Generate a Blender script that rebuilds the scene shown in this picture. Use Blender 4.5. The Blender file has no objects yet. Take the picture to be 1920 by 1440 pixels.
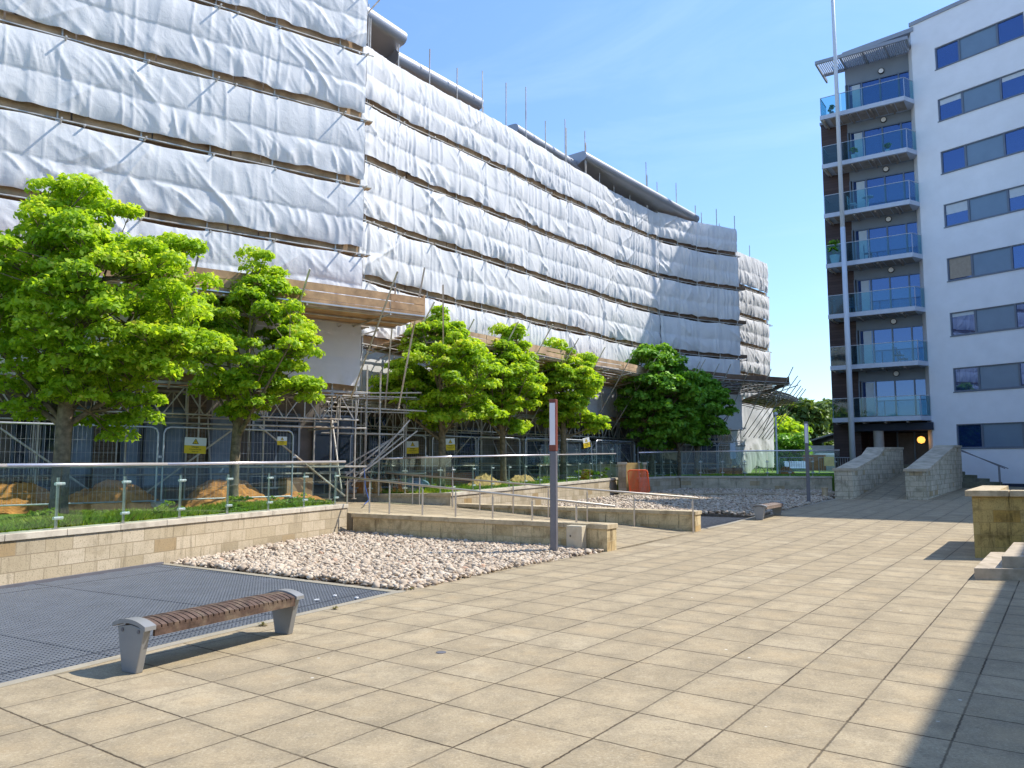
import bpy, math, random
import numpy as np
from mathutils import Vector, Matrix
R = math.radians
random.seed(7); np.random.seed(7)
S = bpy.context.scene
COL = S.collection
# ------------------------------------------------------------------ camera
EYE = 1.65; FPX = 1462.0; TILT = math.atan(148/FPX)
cam = bpy.data.cameras.new("camera"); cam_o = bpy.data.objects.new("camera", cam); COL.objects.link(cam_o)
cam_o.location = (0, 0, EYE); cam_o.rotation_euler = (R(90)+TILT, 0, 0)
cam.sensor_width = 36; cam.lens = FPX/1920*36; cam.clip_start = .05; cam.clip_end = 3000
S.camera = cam_o
# ------------------------------------------------------------------ light
SUN_AZ, SUN_EL = 76.0, 51.0
w = bpy.data.worlds.new("World"); S.world = w; w.use_nodes = True
nt = w.node_tree; bg = nt.nodes["Background"]
sky = nt.nodes.new("ShaderNodeTexSky"); sky.sky_type = 'NISHITA'; sky.sun_disc = False
sky.sun_elevation = R(SUN_EL); sky.sun_rotation = R(SUN_AZ); sky.air_density = 1.1; sky.dust_density = .15; sky.ozone_density = 2.2
tc = nt.nodes.new("ShaderNodeTexCoord"); mp = nt.nodes.new("ShaderNodeMapping"); mp.inputs["Scale"].default_value = (1.6, 1.6, 5.5); mp.inputs["Rotation"].default_value = (.25, .1, .4)
cn_ = nt.nodes.new("ShaderNodeTexNoise"); cn_.inputs["Scale"].default_value = 1.7; cn_.inputs["Detail"].default_value = 9; cn_.inputs["Roughness"].default_value = .62; cn_.inputs["Distortion"].default_value = .8
cr_ = nt.nodes.new("ShaderNodeMapRange"); cr_.inputs[1].default_value = .50; cr_.inputs[2].default_value = .82; cr_.inputs[4].default_value = .16
cm = nt.nodes.new("ShaderNodeMix"); cm.data_type = 'RGBA'; cm.inputs[7].default_value = (5.2, 5.6, 6.1, 1)
nt.links.new(tc.outputs["Generated"], mp.inputs[0]); nt.links.new(mp.outputs[0], cn_.inputs[0]); nt.links.new(cn_.outputs[0], cr_.inputs[0]); nt.links.new(cr_.outputs[0], cm.inputs[0])
nt.links.new(sky.outputs[0], cm.inputs[6]); sx = nt.nodes.new("ShaderNodeSeparateXYZ"); nt.links.new(tc.outputs["Generated"], sx.inputs[0])
gr = nt.nodes.new("ShaderNodeValToRGB"); nt.links.new(sx.outputs[2], gr.inputs[0]); ge = gr.color_ramp.elements; ge.new(.30); ge.new(.6)
for i_, (p_, c_) in enumerate(((0, (.60, .66, .76)), (.30, (.70, .80, .93)), (.6, (.80, .92, 1.08)), (1, (.92, .98, 1.1)))): ge[i_].position = p_; ge[i_].color = (*c_, 1)
gm = nt.nodes.new("ShaderNodeMix"); gm.data_type = 'RGBA'; gm.blend_type = 'MULTIPLY'; gm.inputs[0].default_value = 1
nt.links.new(cm.outputs[2], gm.inputs[6]); nt.links.new(gr.outputs[0], gm.inputs[7]); nt.links.new(gm.outputs[2], bg.inputs[0]); bg.inputs[1].default_value = .15
sl = bpy.data.lights.new("sun", 'SUN'); sl.energy = 3.5; sl.angle = R(.53); sl.color = (1, .95, .86)
so = bpy.data.objects.new("sun", sl); COL.objects.link(so)
sd = Vector((math.sin(R(SUN_AZ))*math.cos(R(SUN_EL)), math.cos(R(SUN_AZ))*math.cos(R(SUN_EL)), math.sin(R(SUN_EL))))
so.rotation_euler = (-sd).to_track_quat('-Z', 'Y').to_euler(); so.location = (30, 10, 60)
S.view_settings.view_transform = 'Standard'; S.view_settings.look = 'None'; S.view_settings.exposure = .86; S.view_settings.gamma = 1
S.cycles.max_bounces = 7; S.cycles.transparent_max_bounces = 16; S.cycles.use_denoising = True
S.cycles.caustics_reflective = False; S.cycles.caustics_refractive = False

# ------------------------------------------------------------------ node helper
class NT:
    def __init__(s, name, rough=.8, metal=0, spec=.3):
        s.m = bpy.data.materials.new(name); s.m.use_nodes = True; s.t = s.m.node_tree
        s.b = s.t.nodes["Principled BSDF"]; s.b.inputs["Roughness"].default_value = rough
        s.b.inputs["Metallic"].default_value = metal; s.b.inputs["Specular IOR Level"].default_value = spec
    def n(s, typ, **k):
        nd = s.t.nodes.new(typ)
        for a, v in k.items(): setattr(nd, a, v)
        return nd
    def put(s, sock, v):
        if isinstance(v, bpy.types.NodeSocket): s.t.links.new(v, sock)
        elif isinstance(v, (tuple, list)) and sock.type == 'RGBA' and len(v) == 3: sock.default_value = (*v, 1)
        else: sock.default_value = v
    def math(s, op, a, b=0, c=None):
        nd = s.n("ShaderNodeMath", operation=op); s.put(nd.inputs[0], a); s.put(nd.inputs[1], b)
        if c is not None: s.put(nd.inputs[2], c)
        return nd.outputs[0]
    def pos(s, kind="pos"):
        if kind == "pos": return s.n("ShaderNodeNewGeometry").outputs["Position"]
        return s.n("ShaderNodeTexCoord").outputs["UV" if kind == "uv" else "Object"]
    def noise(s, vec, scale, detail=3, rough=.5, dist=0):
        nd = s.n("ShaderNodeTexNoise"); s.t.links.new(vec, nd.inputs["Vector"]); nd.inputs["Scale"].default_value = scale
        nd.inputs["Detail"].default_value = detail; nd.inputs["Roughness"].default_value = rough; nd.inputs["Distortion"].default_value = dist
        return nd.outputs["Fac"]
    def scalev(s, vec, x, y, z):
        nd = s.n("ShaderNodeVectorMath", operation='MULTIPLY'); s.t.links.new(vec, nd.inputs[0]); nd.inputs[1].default_value = (x, y, z); return nd.outputs[0]
    def xyz(s, vec):
        nd = s.n("ShaderNodeSeparateXYZ"); s.t.links.new(vec, nd.inputs[0]); return nd.outputs
    def comb(s, x, y, z=0):
        nd = s.n("ShaderNodeCombineXYZ"); s.put(nd.inputs[0], x); s.put(nd.inputs[1], y); s.put(nd.inputs[2], z); return nd.outputs[0]
    def ramp(s, f, stops):
        nd = s.n("ShaderNodeValToRGB"); s.t.links.new(f, nd.inputs[0]); e = nd.color_ramp.elements
        while len(e) < len(stops): e.new(.5)
        for i, (p, c) in enumerate(stops): e[i].position = p; e[i].color = (*c, 1) if not isinstance(c, float) else (c, c, c, 1)
        return nd.outputs[0]
    def rng(s, f, a, b, c=0., d=1.):
        nd = s.n("ShaderNodeMapRange"); s.put(nd.inputs[0], f)
        for i, v in enumerate((a, b, c, d)): nd.inputs[i+1].default_value = v
        return nd.outputs[0]
    def mix(s, f, a, b, mode='MIX'):
        nd = s.n("ShaderNodeMix", data_type='RGBA', blend_type=mode); s.put(nd.inputs[0], f); s.put(nd.inputs[6], a); s.put(nd.inputs[7], b); return nd.outputs[2]
    def color(s, c): s.put(s.b.inputs["Base Color"], c); return s
    def bump(s, h, strength=.3, dist=.01):
        nd = s.n("ShaderNodeBump"); s.t.links.new(h, nd.inputs["Height"]); nd.inputs["Strength"].default_value = strength; nd.inputs["Distance"].default_value = dist
        s.t.links.new(nd.outputs[0], s.b.inputs["Normal"]); return s
    def wnoise(s, vec):
        nd = s.n("ShaderNodeTexWhiteNoise", noise_dimensions='3D'); s.t.links.new(vec, nd.inputs["Vector"]); return nd.outputs["Value"]

def simple(name, c, rough=.7, metal=0, var=.12, scale=6, bump=0, bscale=40, spec=.3, dirt=None):
    k = NT(name, rough, metal, spec); p = k.pos("obj" if scale else "pos")
    f = k.noise(p, scale, 4, .6)
    lo = tuple(max(0, x*(1-var)) for x in c); hi = tuple(min(1, x*(1+var)) for x in c)
    colr = k.ramp(f, [(.3, lo), (.7, hi)])
    if dirt: colr = k.mix(k.rng(k.noise(p, scale*.4, 5, .65), .5, .72), colr, dirt)
    k.color(colr)
    if bump: k.bump(k.noise(p, bscale, 4), bump, .01)
    return k.m
def glass(name, tint, alpha=.25, rough=.03):
    k = NT(name); t = k.t; t.nodes.remove(k.b); out = t.nodes["Material Output"]
    tr = k.n("ShaderNodeBsdfTransparent"); tr.inputs[0].default_value = (*tint, 1)
    gl = k.n("ShaderNodeBsdfGlossy"); gl.inputs[0].default_value = (.9, .95, 1, 1); gl.inputs["Roughness"].default_value = rough
    fr = k.n("ShaderNodeLayerWeight"); fr.inputs[0].default_value = .5
    mx = k.n("ShaderNodeMixShader"); t.links.new(k.math('MULTIPLY_ADD', k.math('POWER', fr.outputs["Facing"], 3.5), .30, alpha*.25), mx.inputs[0])
    t.links.new(tr.outputs[0], mx.inputs[1]); t.links.new(gl.outputs[0], mx.inputs[2]); t.links.new(mx.outputs[0], out.inputs[0])
    return k.m
M = {}
# paving slabs, laid at 35.4 degrees in 0.6 m squares
k = NT("paving", .85, 0, .2); p = k.pos(); x, y, z = k.xyz(p)
ca, sa = math.cos(R(35.4)), math.sin(R(35.4))
s_ = k.math('ADD', k.math('MULTIPLY', x, sa), k.math('MULTIPLY', y, ca))
t_ = k.math('SUBTRACT', k.math('MULTIPLY', x, ca), k.math('MULTIPLY', y, sa))
wob = k.math('MULTIPLY', k.math('SUBTRACT', k.noise(p, 18, 4, .7), .5), .022)
su = k.math('DIVIDE', k.math('ADD', k.math('SUBTRACT', s_, 3.055), wob), .603); tu = k.math('DIVIDE', k.math('ADD', k.math('SUBTRACT', t_, -1.255), wob), .590)
cell = k.comb(k.math('FLOOR', su), k.math('FLOOR', tu), 3.7)
def joint(u, wd):
    f = k.math('FRACT', u); d = k.math('MINIMUM', f, k.math('SUBTRACT', 1, f)); return k.rng(d, wd*.35, wd, 1, 0)
cv = k.wnoise(cell)
cell2 = k.comb(k.math('FLOOR', k.math('ADD', su, .5)), k.math('FLOOR', tu), 9.1)
jw = k.wnoise(k.comb(k.math('FLOOR', k.math('ADD', tu, .5)), k.math('FLOOR', su), 1.3))
j1 = joint(su, .0170); j2 = k.math('MULTIPLY', joint(tu, .0165), k.rng(jw, 0, 1, .55, 1.))
jt = k.math('MAXIMUM', k.math('MULTIPLY', j1, k.rng(k.wnoise(cell2), 0, 1, .6, 1.)), j2)
base = k.ramp(cv, [(0, (.365, .29, .18)), (.35, (.392, .312, .195)), (.75, (.418, .334, .21)), (1, (.455, .37, .24))])
base = k.mix(k.math('MULTIPLY', k.rng(k.noise(p, 1.9, 7, .7, .5), .44, .66), .75), base, (.235, .19, .12))
base = k.mix(k.math('MULTIPLY', k.rng(k.noise(p, 3.1, 3, .6), .55, .75), .55), base, (.43, .32, .18))
base = k.mix(k.math('MULTIPLY', k.rng(k.noise(p, 6.5, 6, .72, .3), .50, .68), .6), base, (.225, .185, .125))
base = k.mix(k.math('MULTIPLY', k.rng(k.noise(p, 4.3, 5, .65), .56, .74), .5), base, (.50, .42, .29))
sp = k.noise(p, 60, 6, .85)
base = k.mix(k.rng(sp, .47, .33, 0, .9), base, (.15, .12, .085)); base = k.mix(k.rng(sp, .55, .68, 0, .8), base, (.56, .47, .34))
base = k.mix(k.rng(k.noise(p, 230, 3, .7), .54, .68, 0, .6), base, (.17, .135, .09))
base = k.mix(k.rng(k.noise(p, 38, 5, .9), .53, .62, 0, .62), base, (.20, .158, .10))
base = k.mix(k.rng(k.noise(p, 46, 5, .9), .47, .38, 0, .5), base, (.60, .51, .37))
fs_, ft_ = k.math('FRACT', su), k.math('FRACT', tu); ed_ = k.math('MINIMUM', k.math('MINIMUM', fs_, k.math('SUBTRACT', 1, fs_)), k.math('MINIMUM', ft_, k.math('SUBTRACT', 1, ft_)))
base = k.mix(k.math('MULTIPLY', k.rng(ed_, .22, .02, 0, 1), k.rng(k.noise(p, 5, 4, .7), .38, .62, 0, .5)), base, (.23, .19, .13))
base = k.mix(k.math('MULTIPLY', k.rng(ed_, .18, .42, 0, 1), k.rng(k.wnoise(k.comb(k.math('FLOOR', su), k.math('FLOOR', tu), 8.8)), .45, 1, 0, .26)), base, (.48, .355, .205))
vr = k.n("ShaderNodeTexVoronoi"); k.t.links.new(p, vr.inputs["Vector"]); vr.inputs["Scale"].default_value = 3.3; vr.inputs["Randomness"].default_value = 1
base = k.mix(k.math('MULTIPLY', k.rng(vr.outputs["Distance"], .035, .055, 1, 0), k.rng(k.noise(p, 2.2, 2), .5, .56, 0, .75)), base, (.72, .68, .58))
base = k.mix(jt, base, (.055, .038, .022)); k.color(base)
h = k.math('ADD', k.math('MULTIPLY', jt, -1.), k.math('ADD', k.math('MULTIPLY', sp, .35), k.math('MULTIPLY', cv, .25))); k.bump(h, .55, .008); M['paving'] = k.m

def stone(name, c1, c2, mort, stain, stain_amt, bw=.44, bh=.215, msize=.006, moss=0, uv=True):
    k = NT(name, .9, 0, .15); u = k.pos("uv"); p = k.pos()
    br = k.n("ShaderNodeTexBrick"); k.t.links.new(u, br.inputs["Vector"]); br.inputs["Scale"].default_value = 1
    br.inputs["Brick Width"].default_value = bw; br.inputs["Row Height"].default_value = bh; br.inputs["Mortar Size"].default_value = msize
    br.inputs["Color1"].default_value = (0, 0, 0, 1); br.inputs["Color2"].default_value = (1, 1, 1, 1); br.inputs["Mortar"].default_value = (.5, .5, .5, 1)
    cc = k.ramp(br.outputs["Color"], [(0, c1), (.72, c2), (.93, tuple(v*.86 for v in c1)), (1, (c1[0]*.85, c1[1]*.70, c1[2]*.5))])
    n1 = k.noise(p, 60, 4, .7); cc = k.mix(k.rng(n1, .47, .34, 0, .7), cc, tuple(v*.35 for v in c1))
    cc = k.mix(k.math('MULTIPLY', k.rng(k.noise(p, 2.2, 5, .7, .5), .48, .7), stain_amt), cc, stain)
    st = k.noise(k.scalev(p, 7, 7, .7), 1.2, 5, .75); cc = k.mix(k.math('MULTIPLY', k.rng(st, .55, .68), stain_amt), cc, tuple(v*.4 for v in stain))
    if moss: cc = k.mix(k.math('MULTIPLY', k.rng(k.noise(p, 1.6, 4, .7), .4, .62), moss), cc, (.16, .17, .07))
    cc = k.mix(br.outputs["Fac"], cc, mort); k.color(cc)
    k.bump(k.math('SUBTRACT', k.math('MULTIPLY', n1, .5), br.outputs["Fac"]), .5, .008); return k.m
M['block'] = stone("buff_block", (.47, .38, .245), (.60, .50, .355), (.34, .27, .175), (.33, .26, .16), .55, msize=.007)
M['block_dark'] = stone("stained_block", (.66, .52, .29), (.70, .56, .33), (.50, .39, .22), (.24, .165, .08), .95)
M['block_moss'] = stone("mossy_block", (.58, .41, .13), (.62, .46, .19), (.34, .25, .10), (.15, .10, .04), .95, moss=.22, msize=.004)
M['block_grey'] = stone("entrance_block", (.62, .55, .42), (.70, .63, .49), (.30, .26, .19), (.26, .23, .16), .85, bw=.44, bh=.20, msize=.008, moss=.18)  # block of the entrance ramp walls, with moss and streaks
M['block_plain'] = stone("lower_block", (.60, .52, .37), (.65, .56, .41), (.50, .43, .31), (.24, .21, .15), .7, msize=.003, moss=.15)
M['brown_block'] = stone("brown_stone", (.20, .15, .11), (.26, .20, .15), (.12, .1, .08), (.11, .09, .07), .5, bh=.1, bw=.3)
M['brick'] = stone("red_brick", (.36, .13, .07), (.42, .17, .10), (.3, .25, .2), (.15, .08, .05), .3, bw=.225, bh=.075, msize=.01)
M['cap'] = simple("coping", (.58, .51, .40), .85, 0, .15, 4, .3, 60, dirt=(.33, .28, .21))
M['cap_gold'] = simple("gold_coping", (.52, .42, .27), .85, 0, .2, 5, .4, 50, dirt=(.24, .18, .10))
M['cap_grey'] = simple("grey_coping", (.50, .43, .32), .9, 0, .25, 3, .3, 50, dirt=(.27, .235, .17))
M['step'] = simple("step_stone", (.46, .38, .28), .9, 0, .2, 5, .35, 60, dirt=(.25, .20, .12))
M['step_moss'] = simple("mossy_step", (.17, .17, .12), .9, 0, .3, 3, .3, 40, dirt=(.09, .10, .05))
M['edge'] = simple("edging_concrete", (.33, .29, .215), .85, 0, .14, 5, .25, 60, dirt=(.3, .27, .22))
M['galv'] = simple("galvanised_steel", (.50, .53, .58), .45, .55, .12, 8, spec=.5)
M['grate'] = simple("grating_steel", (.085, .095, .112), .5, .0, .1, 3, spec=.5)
M['grate_lit'] = simple("grating_sunlit_bars", (.22, .24, .27), .5, .1, .1, 3, spec=.4)  # paler copy of the grating steel, standing for sunlight on the bar tops
M['pit'] = simple("pit_shade", (.008, .010, .015), .9, 0, .3, 2)  # near-black colour stands for the shade below the grating
M['tube'] = simple("scaffold_tube", (.55, .52, .47), .5, .45, .28, 3, spec=.4, dirt=(.38, .28, .18))
M['board'] = simple("scaffold_board", (.47, .32, .19), .85, 0, .3, 2.2, .2, 30, dirt=(.22, .13, .07))
M['board_new'] = simple("new_timber", (.47, .29, .15), .8, 0, .35, 2.5, .15, 30, dirt=(.33, .19, .10))
M['board_dark'] = simple("dark_timber", (.20, .13, .085), .85, 0, .3, 2, .2, 30, dirt=(.1, .065, .04))  # darker timber colour for the bay beside the tower
M['steel'] = simple("stainless_steel", (.62, .58, .54), .28, .85, .08, 5, spec=.5)
M['steel_br'] = simple("bright_steel", (.78, .72, .72), .3, .6, .06, 5, spec=.5)
M['rail_warm'] = simple("brushed_rail", (.50, .45, .38), .45, .35, .08, 5, spec=.4)
M['clamp'] = simple("clamp_metal", (.75, .74, .73), .3, .5, .05, 9, spec=.5)
M['bench_metal'] = simple("bench_alloy", (.30, .30, .295), .45, .3, .07, 5, .05, 90, spec=.4)
M['bench_wood'] = simple("bench_wood", (.105, .066, .048), .6, 0, .45, 14, .2, 50, dirt=(.22, .165, .11))
M['bench_wood_pale'] = simple("weathered_bench_wood", (.24, .18, .14), .7, 0, .3, 12, .2, 50)
M['pole_grey'] = simple("pole_grey", (.17, .165, .18), .45, .2, .08, 4, spec=.4)
M['pole_brown'] = simple("pole_brown", (.20, .055, .035), .5, .1, .12, 5, spec=.4)
M['lampwhite'] = simple("lamp_lens", (.78, .76, .80), .35, 0, .03, 4, spec=.5)
M['cream'] = simple("cream_paint", (.60, .52, .38), .5, 0, .06, 6, spec=.4, dirt=(.42, .3, .16))
M['white'] = simple("white_paint", (.78, .78, .78), .5, 0, .03, 5)
M['yellow'] = simple("yellow_sign", (.80, .56, .03), .5, 0, .04, 5)
M['black'] = simple("black_paint", (.015, .015, .015), .5, 0, .1, 5)
M['red'] = simple("red_plastic", (.90, .13, .03), .45, 0, .1, 6, spec=.4)
M['render'] = simple("white_render", (.80, .83, .88), .85, 0, .04, 1.2, .06, 120)
M['fascia'] = simple("grey_fascia", (.30, .33, .38), .5, .2, .06, 2)
M['fascia_lt'] = simple("pale_fascia", (.50, .56, .66), .5, .1, .06, 2)
M['spandrel'] = simple("spandrel_grey", (.20, .24, .29), .6, 0, .06, 1)
M['mastpaint'] = simple("mast_paint", (.62, .68, .76), .5, 0, .05, 1)
M['frame'] = simple("window_frame", (.15, .185, .24), .45, .2, .08, 3)
M['panel'] = simple("spandrel_panel", (.16, .245, .345), .35, .1, .06, 1.5, spec=.5)
M['soffit'] = simple("soffit", (.33, .29, .25), .8, 0, .25, 3)
M['skirt'] = simple("dark_skirting", (.035, .045, .07), .7, 0, .1, 3)
M['concrete'] = simple("concrete", (.42, .39, .35), .85, 0, .14, 3, .15, 30)
M['roofmetal'] = simple("roof_metal", (.40, .40, .42), .4, .45, .08, .8, spec=.4)
M['dark_wall'] = simple("dark_wall", (.20, .175, .155), .8, 0, .4, 1)
M['blind'] = simple("window_blind", (.55, .62, .68), .7, 0, .05, 4)
M['curtain'] = simple("pane_reflection", (.22, .30, .42), .25, 0, .35, 1.5, spec=.6)  # pale blue reflection put into the pane colour; also used as car paint
M['bark'] = simple("bark", (.22, .17, .11), .95, 0, .45, 9, .8, 22, dirt=(.08, .075, .05))
M['soil'] = simple("orange_soil", (.55, .235, .07), .95, 0, .35, 7, .8, 25, dirt=(.36, .15, .05))
M['sand'] = simple("yellow_sand", (.48, .31, .12), .95, 0, .3, 8, .8, 25)
M['ground'] = simple("bare_ground", (.16, .13, .085), .95, 0, .4, 2, .5, 30, dirt=(.10, .085, .06))
M['tarp_blue'] = simple("blue_hose", (.04, .10, .35), .5)
M['terracotta'] = simple("terracotta", (.35, .17, .10), .8)
M['shed'] = simple("shed_sheet", (.30, .31, .31), .7, 0, .1, 1)
M['shed_dark'] = simple("shed_roof", (.16, .17, .17), .7, 0, .1, 1)
M['vanwhite'] = simple("van_paint", (.62, .68, .75), .25, 0, .03, 1, spec=.6)
M['vandark'] = simple("van_glass", (.06, .1, .15), .1, 0, .1, 1, spec=.8)
M['tyre'] = simple("tyre", (.02, .02, .02), .9)
M['bronze'] = simple("gold_board", (.42, .28, .10), .7, 0, .15, 3, dirt=(.3, .18, .06))
M['glass_rail'] = glass("rail_glass", (.84, .93, .90), .22)
M['glass_balc'] = glass("balcony_glass", (.62, .82, .87), .16)
# siding (brown horizontal boards)
k = NT("brown_siding", .6, 0, .3); p = k.pos(); z = k.xyz(p)[2]
f = k.math('FRACT', k.math('DIVIDE', z, .17)); row = k.wnoise(k.comb(k.math('FLOOR', k.math('DIVIDE', z, .17)), 0, 0))
c = k.mix(row, (.060, .040, .040), (.088, .060, .058)); c = k.mix(k.rng(f, .02, .10, 1, 0), c, (.02, .014, .014)); k.color(c)
k.bump(f, .5, .012); M['siding'] = k.m
# sheeting
k = NT("debris_sheeting", .62, 0, .25); p = k.pos()
f = k.noise(p, .6, 4, .6); c = k.ramp(f, [(.3, (.75, .75, .75)), (.7, (.83, .822, .812))])
c = k.mix(k.math('MULTIPLY', k.rng(k.noise(p, 2.3, 5, .7), .55, .75), .5), c, (.60, .59, .57)); k.color(c)
h = k.math('ADD', k.noise(p, 5, 5, .6, .8), k.math('MULTIPLY', k.noise(k.scalev(p, 1, 1, .5), 26, 4, .6, .5), .22)); k.bump(h, .35, .03)
tl = k.n("ShaderNodeBsdfTranslucent"); tl.inputs[0].default_value = (.75, .75, .76, 1)
mx = k.n("ShaderNodeMixShader"); mx.inputs[0].default_value = .16
k.t.links.new(k.b.outputs[0], mx.inputs[1]); k.t.links.new(tl.outputs[0], mx.inputs[2]); k.t.links.new(mx.outputs[0], k.t.nodes["Material Output"].inputs[0]); M['sheet'] = k.m
# leaves / pebbles / grass with a per-piece random attribute
def leafmat(name, stops, trans=.52):
    k = NT(name, .5, 0, .35); a = k.n("ShaderNodeAttribute"); a.attribute_name = "rnd"
    c = k.ramp(a.outputs["Fac"], stops); k.color(c)
    tl = k.n("ShaderNodeBsdfTranslucent"); k.t.links.new(k.mix(1., c, (1.3, 1.25, .5), 'MULTIPLY'), tl.inputs[0])
    mx = k.n("ShaderNodeMixShader"); mx.inputs[0].default_value = trans
    k.t.links.new(k.b.outputs[0], mx.inputs[1]); k.t.links.new(tl.outputs[0], mx.inputs[2]); k.t.links.new(mx.outputs[0], k.t.nodes["Material Output"].inputs[0]); return k.m
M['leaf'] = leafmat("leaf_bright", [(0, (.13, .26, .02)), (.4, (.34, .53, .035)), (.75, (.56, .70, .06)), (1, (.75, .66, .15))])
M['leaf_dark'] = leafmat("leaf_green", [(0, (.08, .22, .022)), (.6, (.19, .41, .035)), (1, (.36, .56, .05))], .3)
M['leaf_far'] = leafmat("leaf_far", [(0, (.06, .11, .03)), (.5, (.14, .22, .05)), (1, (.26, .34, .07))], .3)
M['grass'] = leafmat("grass_blades", [(0, (.12, .22, .015)), (.6, (.24, .38, .025)), (1, (.42, .45, .07))], .4)
M['lawn'] = simple("lawn_ground", (.15, .24, .035), .95, 0, .4, 3, .6, 40, dirt=(.13, .11, .04))
k = NT("pebble", .8, 0, .25); a = k.n("ShaderNodeAttribute"); a.attribute_name = "rnd"
c = k.ramp(a.outputs["Fac"], [(0, (.17, .12, .085)), (.25, (.36, .28, .20)), (.6, (.53, .43, .32)), (.9, (.63, .54, .42)), (1, (.42, .24, .15))])
c = k.mix(k.rng(k.noise(k.pos(), 30, 3), .5, .75, 0, .4), c, (.35, .27, .2)); k.color(c); M['pebble'] = k.m
M['pebble_bed'] = simple("pebble_bed", (.17, .135, .10), .95, 0, .3, 10)
M['asphalt'] = simple("asphalt", (.07, .07, .075), .9, 0, .15, 3)
def coated(name, body, refl, amt):
    k = NT(name, .1); k.color(body); g_ = k.n("ShaderNodeBsdfGlossy"); g_.inputs[0].default_value = (*refl, 1); g_.inputs["Roughness"].default_value = .02
    k.t.links.new(k.n("ShaderNodeBump").outputs[0], g_.inputs["Normal"]) if False else None
    mx = k.n("ShaderNodeMixShader"); mx.inputs[0].default_value = amt
    k.t.links.new(k.b.outputs[0], mx.inputs[1]); k.t.links.new(g_.outputs[0], mx.inputs[2]); k.t.links.new(mx.outputs[0], k.t.nodes["Material Output"].inputs[0]); return k.m
M['winglass'] = coated("window_glass", (.010, .03, .12), (.32, .52, 1.), .20)
M['rawglass'] = simple("ground_glass", (.02, .035, .05), .05, 0, .2, 1, spec=.9)
k = NT("glow", 0); k.b.inputs["Emission Color"].default_value = (1, .45, .08, 1); k.b.inputs["Emission Strength"].default_value = 1.0; k.color((.8, .4, .1)); M['glow'] = k.m

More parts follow.
